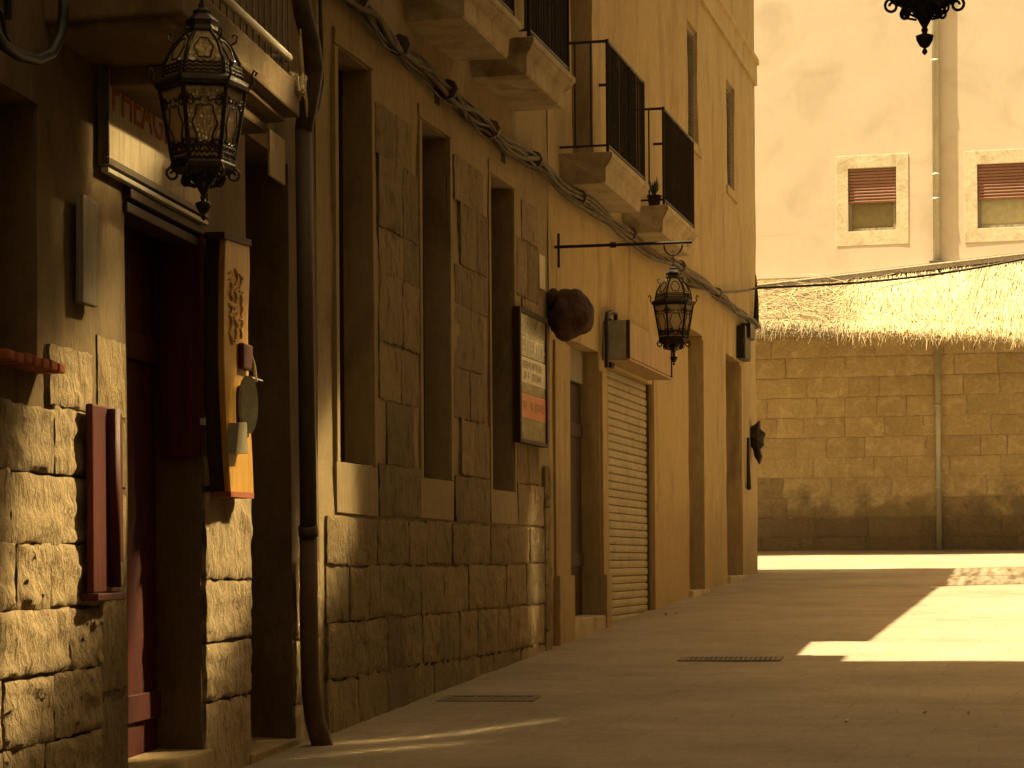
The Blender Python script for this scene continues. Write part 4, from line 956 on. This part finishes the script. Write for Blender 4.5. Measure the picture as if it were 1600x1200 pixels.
# ------------------------------------------------------------------ thatched awning against the far building
T = thing('thatched_awning', (-2.5, 38.6, gz(38.6)), 'sunlit straw thatched awning against the stone wall across the square', 'awning')
YF_, YR_ = 37.55, 39.78
def zpl(x, y, Y): d = ray(x, y); return (d*(Y/d.y)).z
zr0, zr1 = zpl(1187, 452, YR_), zpl(1600, 404, YR_); zf0, zf1 = zpl(1187, 508, YF_), zpl(1600, 520, YF_)
xl, xr = -4.95, -.53
ridge = lambda x: zr0+(zr1-zr0)*max(0, min(1.3, (x-xl)/(xr-xl)))
eave = lambda x: zf0+(zf1-zf0)*(x-xl)/(xr-xl)+.06*noise.noise(Vector((x*1.3, 0, 0)))
dk = MB(); nx = 24
P = []
for i in range(nx+1):
    x = -8.0+11.0*i/nx; P += [(x, YF_+.10, eave(x)-.01), (x, YR_, ridge(x)-.06), (x, YF_+.10, eave(x)-.09), (x, YR_, ridge(x)-.16)]
F = []
for i in range(nx):
    a, b = 4*i, 4*i+4
    F += [(a, b, b+1, a+1), (a+2, a+3, b+3, b+2), (a, a+2, b+2, b), (a+1, b+1, b+3, a+3)]
F += [(0, 1, 3, 2), (4*nx, 4*nx+2, 4*nx+3, 4*nx+1)]
dk.add(P, F).build('deck', 'thatch_base', T)
sm = MB()
for k in range(24000):
    x = random.uniform(-7.8, 2.9); s = random.random()**.8
    left = x < -3.3+random.uniform(-.3, .3)
    sp_ = (.55 if left else .20)
    ln = random.uniform(.5, 1.2); an = random.gauss(.12*math.sin(x*2.1)+.05 if not left else random.choice((-.7, .7)), sp_*(.7 if not left else 1))
    y0 = YR_+(YF_-YR_)*s; z0 = ridge(x)+(eave(x)-ridge(x))*s
    sl = (eave(x)-ridge(x))/math.hypot(YF_-YR_, eave(x)-ridge(x))
    cy = (YF_-YR_)/math.hypot(YF_-YR_, eave(x)-ridge(x))
    dv = Vector((math.sin(an), cy*math.cos(an), sl*math.cos(an)+random.uniform(-.02, .07)))
    a = Vector((x, y0, z0+random.uniform(.0, .05))); b = a+dv*ln
    over = YF_-b.y
    if over > .12: b = a+dv*(ln*max(.1, (a.y-YF_+.12)/max(.01, a.y-b.y)))
    if over > -.02: b.z -= random.uniform(.02, .13)
    mid = a.lerp(b, .55)+Vector((random.gauss(0, .012), 0, random.uniform(0, .025)))
    wd = Vector((random.uniform(.003, .006), 0, random.uniform(-.003, .003)))
    sm.add([a-wd, a+wd, mid+wd, mid-wd, b+wd*.4, b-wd*.4], [(0, 1, 2, 3), (3, 2, 4, 5)])
for k in range(4200):           # ragged fringe
    x = random.uniform(-7.8, 2.9); a = Vector((x, YF_+random.uniform(.0, .25), eave(x)+random.uniform(.0, .12)))
    b = a+Vector((random.gauss(0, .09), random.uniform(-.26, -.04), random.uniform(-.34, -.04)))
    wd = Vector((.004, 0, 0)); mid = a.lerp(b, .5)+Vector((0, -.03, .03))
    sm.add([a-wd, a+wd, mid+wd, mid-wd, b+wd*.3, b-wd*.3], [(0, 1, 2, 3), (3, 2, 4, 5)])
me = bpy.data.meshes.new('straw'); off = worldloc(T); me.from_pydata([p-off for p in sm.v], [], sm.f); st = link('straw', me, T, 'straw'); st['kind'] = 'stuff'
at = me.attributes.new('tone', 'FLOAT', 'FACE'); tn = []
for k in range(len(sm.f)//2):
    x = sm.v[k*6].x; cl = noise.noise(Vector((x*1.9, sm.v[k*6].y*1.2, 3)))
    q = max(.25, random.gauss(1.0, .22)+.3*cl-(.42 if x < -3.3+.5*cl else 0)); q = .5 if random.random() < .10 else q  # straw left of the break toned down to paint in shade
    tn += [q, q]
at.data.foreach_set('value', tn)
for k in range(9):
    x0 = random.uniform(-6, 1.5); n_ = random.uniform(.8, 1.9); s0_ = random.uniform(.1, .5)
    f_ = lambda x, s: Vector((x, YR_+(YF_-YR_)*s, ridge(x)+(eave(x)-ridge(x))*s+.07))
    MB().tube([f_(x0+n_*i/5, s0_+.45*i/5*(1 if k % 2 else -.5)) for i in range(6)], .009, 5).build('tie_cane', 'grey_wood', T)
MB().add([Vector((x, y, ridge(x)+dz)) for x in (-8, xl, xr, 3) for y in (YR_-.12, YR_+.1) for dz in (-.02, .09)],
         [(4*i+a, 4*i+b, 4*i+4+b, 4*i+4+a) for i in range(3) for a, b in ((0, 1), (1, 3), (3, 2), (2, 0))]+[(0, 2, 3, 1), (12, 13, 15, 14)]).build('ridge_board', 'grey_wood', T)
MB().tube([(x, YR_-.16, ridge(x)+.05) for x in (-8, -6, xl, -3, -2, xr, 1, 3)], .025, 8).build('ridge_pole', 'grey_wood', T)
for x in (-7.4, 2.4):
    MB().tube([(x, YF_+.3, gz(YF_)-.05), (x, YF_+.3, eave(x)+.02)], .06, 10).build('post', 'grey_wood', T)
MB().tube([(-8, YF_+.3, eave(-8)-.06), (3, YF_+.3, eave(3)-.06)], .05, 8).build('front_beam', 'grey_wood', T)

# ------------------------------------------------------------------ covers and grates in the paving
def grate(px0, px1, py, depth, label, slots):
    a, b = ground_at(px0, py), ground_at(px1, py); c = (a+b)/2; wd = (b-a).length
    ax = (b-a).normalized(); ax.z = 0; ax.normalize(); ay = Vector((-ax.y, ax.x, 0)); sl = (gz(c.y+.5)-gz(c.y-.5))
    t = thing('drain_grate', (c.x, c.y, gz(c.y)), label, 'grate')
    def P(i, j, h): p = c+ax*i+ay*j; return Vector((p.x, p.y, gz(p.y)+h))
    def bar(i0, i1, j0, j1, h0, h1, name): MB().add([P(i, j, h) for h in (h0, h1) for j in (j0, j1) for i in (i0, i1)], [(0, 2, 3, 1), (4, 5, 7, 6), (0, 1, 5, 4), (2, 6, 7, 3), (0, 4, 6, 2), (1, 3, 7, 5)]).build(name, 'interior' if name == 'pan' and slots > 9 else 'old_cover', t)
    w2, d2_ = wd/2, depth/2
    bar(-w2, w2, -d2_, -d2_+.05, -.02, .006, 'frame'); bar(-w2, w2, d2_-.05, d2_, -.02, .006, 'frame')
    bar(-w2, -w2+.05, -d2_+.05, d2_-.05, -.02, .006, 'frame'); bar(w2-.05, w2, -d2_+.05, d2_-.05, -.02, .006, 'frame')
    bar(-w2+.05, w2-.05, -d2_+.05, d2_-.05, -.02, .0015, 'pan')
    for k in range(slots):
        i = -w2+.05+(wd-.1)*(k+.5)/slots; bar(i-.012, i+.012, -d2_+.05, d2_-.05, .002, .005, 'grate_bar')
grate(1062, 1222, 1030, .34, 'dark slotted iron drain grate in the middle of the street', 18)
grate(690, 840, 1092, .36, 'worn iron cover set in the paving near the stone wall', 5)
for k, (x, y) in enumerate(((1325, 1130), (1445, 1118), (1512, 1120), (1040, 962), (1053, 960))):
    p = ground_at(x, y); m = MB(); c = p+ZV*.012
    m.add([c+Vector((random.uniform(-.03, .03), random.uniform(-.03, .03), random.uniform(-.004, .016))) for _ in range(3)]+[c+Vector((.01, .02, .02)), c+Vector((0, 0, -.012))], [(0, 1, 3), (1, 2, 3), (2, 0, 3), (0, 4, 1), (1, 4, 2), (2, 4, 0)])
    tag(m.build('litter', 'sign_white' if k < 3 else 'debris'), 'small pale scrap of litter lying on the shaded paving' if k < 3 else 'brown twig scrap on paving below the roller shutter', 'litter', 'scraps on the paving')

# ------------------------------------------------------------------ houses on the right, outside the frame, that throw light back
def right_house(y0, y1, h, wins, label, mat='sun_wall'):
    t = thing('sunlit_house', (1.05, (y0+y1)/2, gz(y0)), label, 'house')
    ops = [(-b, -a, c, d, .15) for a, b, c, d in wins]
    wall_panel(FR, -y1, -y0, gz(y0)-1, h, ops, mat, t, step=1.2, jit=.012)
    MB().fbox(FR, -y1, -y0, -6, -.46, gz(y0)-1, h-.1).build('rear_rooms', mat, t)
    for a, b, c, d, e in ops:
        f = MB()
        for q in ((a, a+.06, c, d), (b-.06, b, c, d), (a+.06, b-.06, c, c+.06), (a+.06, b-.06, d-.06, d), ((a+b)/2-.03, (a+b)/2+.03, c+.06, d-.06)): f.fbox(FR, q[0], q[1], -.14, -.09, q[2], q[3])
        wn = f.build('window', 'dark_wood', t)
        MB().fbox(FR, a, b, -.135, -.115, c, d).build('pane', 'interior', wn)
    MB().fbox(FR, -y1, -y0, -6.2, .2, h, h+.15).build('roof', 'roof_tile', t)
def wins(y0, y1, n, rows): 
    o = []
    for k in range(n):
        c = y0+(y1-y0)*(k+.5)/n
        for a, b in rows: o.append((c-.5, c+.5, a, b))
    return o
right_house(-12, 13.98, 15.0, wins(-12, 13.9, 9, ((.2, 2.0), (3.4, 5.4), (6.4, 8.2))), 'tall dark stone house on the near right, outside the picture', 'dark_wall')
right_house(14, 20.48, 9.0, wins(14, 20.4, 3, ((.4, 2.2), (3.8, 5.8))), 'dark stone house with added sun reflectors on the right, outside the picture', 'dark_wall')
right_house(20.5, 29.8, 8.0, wins(20.5, 29.8, 4, ((.4, 2.2), (3.8, 5.8))), 'sunlit plaster house on the far right, outside the picture')
nb_ = thing('stone_house', (-3.2, -6, -1.7), 'shaded stone house behind the viewer, outside the picture', 'house')
MB().box((-6.2, -6, 5), 6, 14, 16).build('wall', 'render_near', nb_)
MB().box((-6.2, -6, 13.1), 6.4, 14, .2).build('roof', 'roof_tile', nb_)

# pot on the far balcony
pb = Vector(FC.pt(balC[1][0]+.16, .30, zbal[1]))
pt_ = thing('flower_pot', pb, 'small potted plant on the far balcony behind the railing', 'plant')
MB().lathe(pb, [(.05, 0), (.065, .10), (.072, .10), (.072, .12), (.06, .12)], 10).build('pot', 'brown_lump', pt_)
lf = MB()
for k in range(26):
    a = random.uniform(0, 6.28); r_ = random.uniform(.03, .10); h_ = random.uniform(.08, .2); c = pb+ZV*.11; e = c+Vector((r_*math.cos(a), r_*math.sin(a), h_)); sd_ = Vector((-math.sin(a), math.cos(a), 0))*.012
    lf.add([c, c.lerp(e, .5)+sd_, e, c.lerp(e, .5)-sd_], [(0, 1, 2, 3)])
M['leaf'] = surf('leaf', (.07, .09, .025), (.05, .065, .02), scale=9, fine=40, bump=0, rough=.6)
lf.build('leaves', 'leaf', pt_)

# ------------------------------------------------------------------ added mirrors on the right, each aimed to throw sun onto a chosen spot
def reflector_mat():
    m, t, b = principled('reflector_mirror')
    b.inputs['Base Color'].default_value = (.66, .58, .42, 1); b.inputs['Metallic'].default_value = 1.0; b.inputs['Roughness'].default_value = REFLECTOR_ROUGH
    return m
REFLECTOR_ROUGH = .075
M['reflector_mirror'] = reflector_mat(); M['dim_reflector'] = reflector_mat(); M['dim_reflector'].node_tree.nodes['Principled BSDF'].inputs['Base Color'].default_value = (.30, .26, .19, 1)
SH = Vector((-.45, -.62, -.64)).normalized()
def aimed_reflector(target, wd, ht, parent, SH=SH, g=None, glass='reflector_mirror'):
    SH = SH.normalized(); n = (SH-sdir).normalized()
    t = (target.x-.85)/SH.x; c = target-SH*t
    ax = ZV.cross(n).normalized() if g is None else (g-SH*(g.dot(n)/SH.dot(n))).normalized(); ay = n.cross(ax)
    rot = Matrix((ax, ay, n)).transposed()
    f = MB()
    for i, j, a, b in ((0, ht/2, wd, .05), (0, -ht/2, wd, .05), (wd/2, 0, .05, ht), (-wd/2, 0, .05, ht)):
        f.box(c+ax*i+ay*j, a, b, .04, rot)
    w_ = f.build('reflector_frame', 'dark_wood', parent)
    MB().box(c, wd-.05, ht-.05, .01, rot).build('pane', glass, w_)  # mirror sheet of the added reflector
    MB().tube([c, Vector((1.2, c.y, c.z))], .02, 6).build('stay', 'iron', w_)
RH = bpy.data.objects['sunlit_house.001']
for x, y, wd, ht in ((70, 830, 1.5, 1.6), (345, 795, 1.0, 2.0), (498, 820, .9, 1.4)):
    aimed_reflector(pz(FA, x, y, .02), wd, ht, RH)
aimed_reflector(pz(FA, 395, 62, .5), 1.6, .16, RH)
aimed_reflector(pz(FA, 440, 100, .5), .5, .3, RH)
aimed_reflector(pz(FA, 215, 235, .05), .8, .6, RH, Vector((-.72, -.60, -.36)), glass='dim_reflector')
aimed_reflector(pN+Vector((0, 0, -.08)), .45, .7, RH)
aimed_reflector(ground_at(690, 1147), 2.2, .12, RH, g=ground_at(890, 1122)-ground_at(525, 1165))
aimed_reflector(ground_at(600, 1172), 1.5, .10, RH, g=ground_at(800, 1152)-ground_at(525, 1180))
aimed_reflector(pz(FB, 842, 880, .05), .16, 1.6, RH)
S.cycles.use_guiding = True; S.cycles.use_surface_guiding = True; S.cycles.use_volume_guiding = False
S.cycles.guiding_training_samples = 64
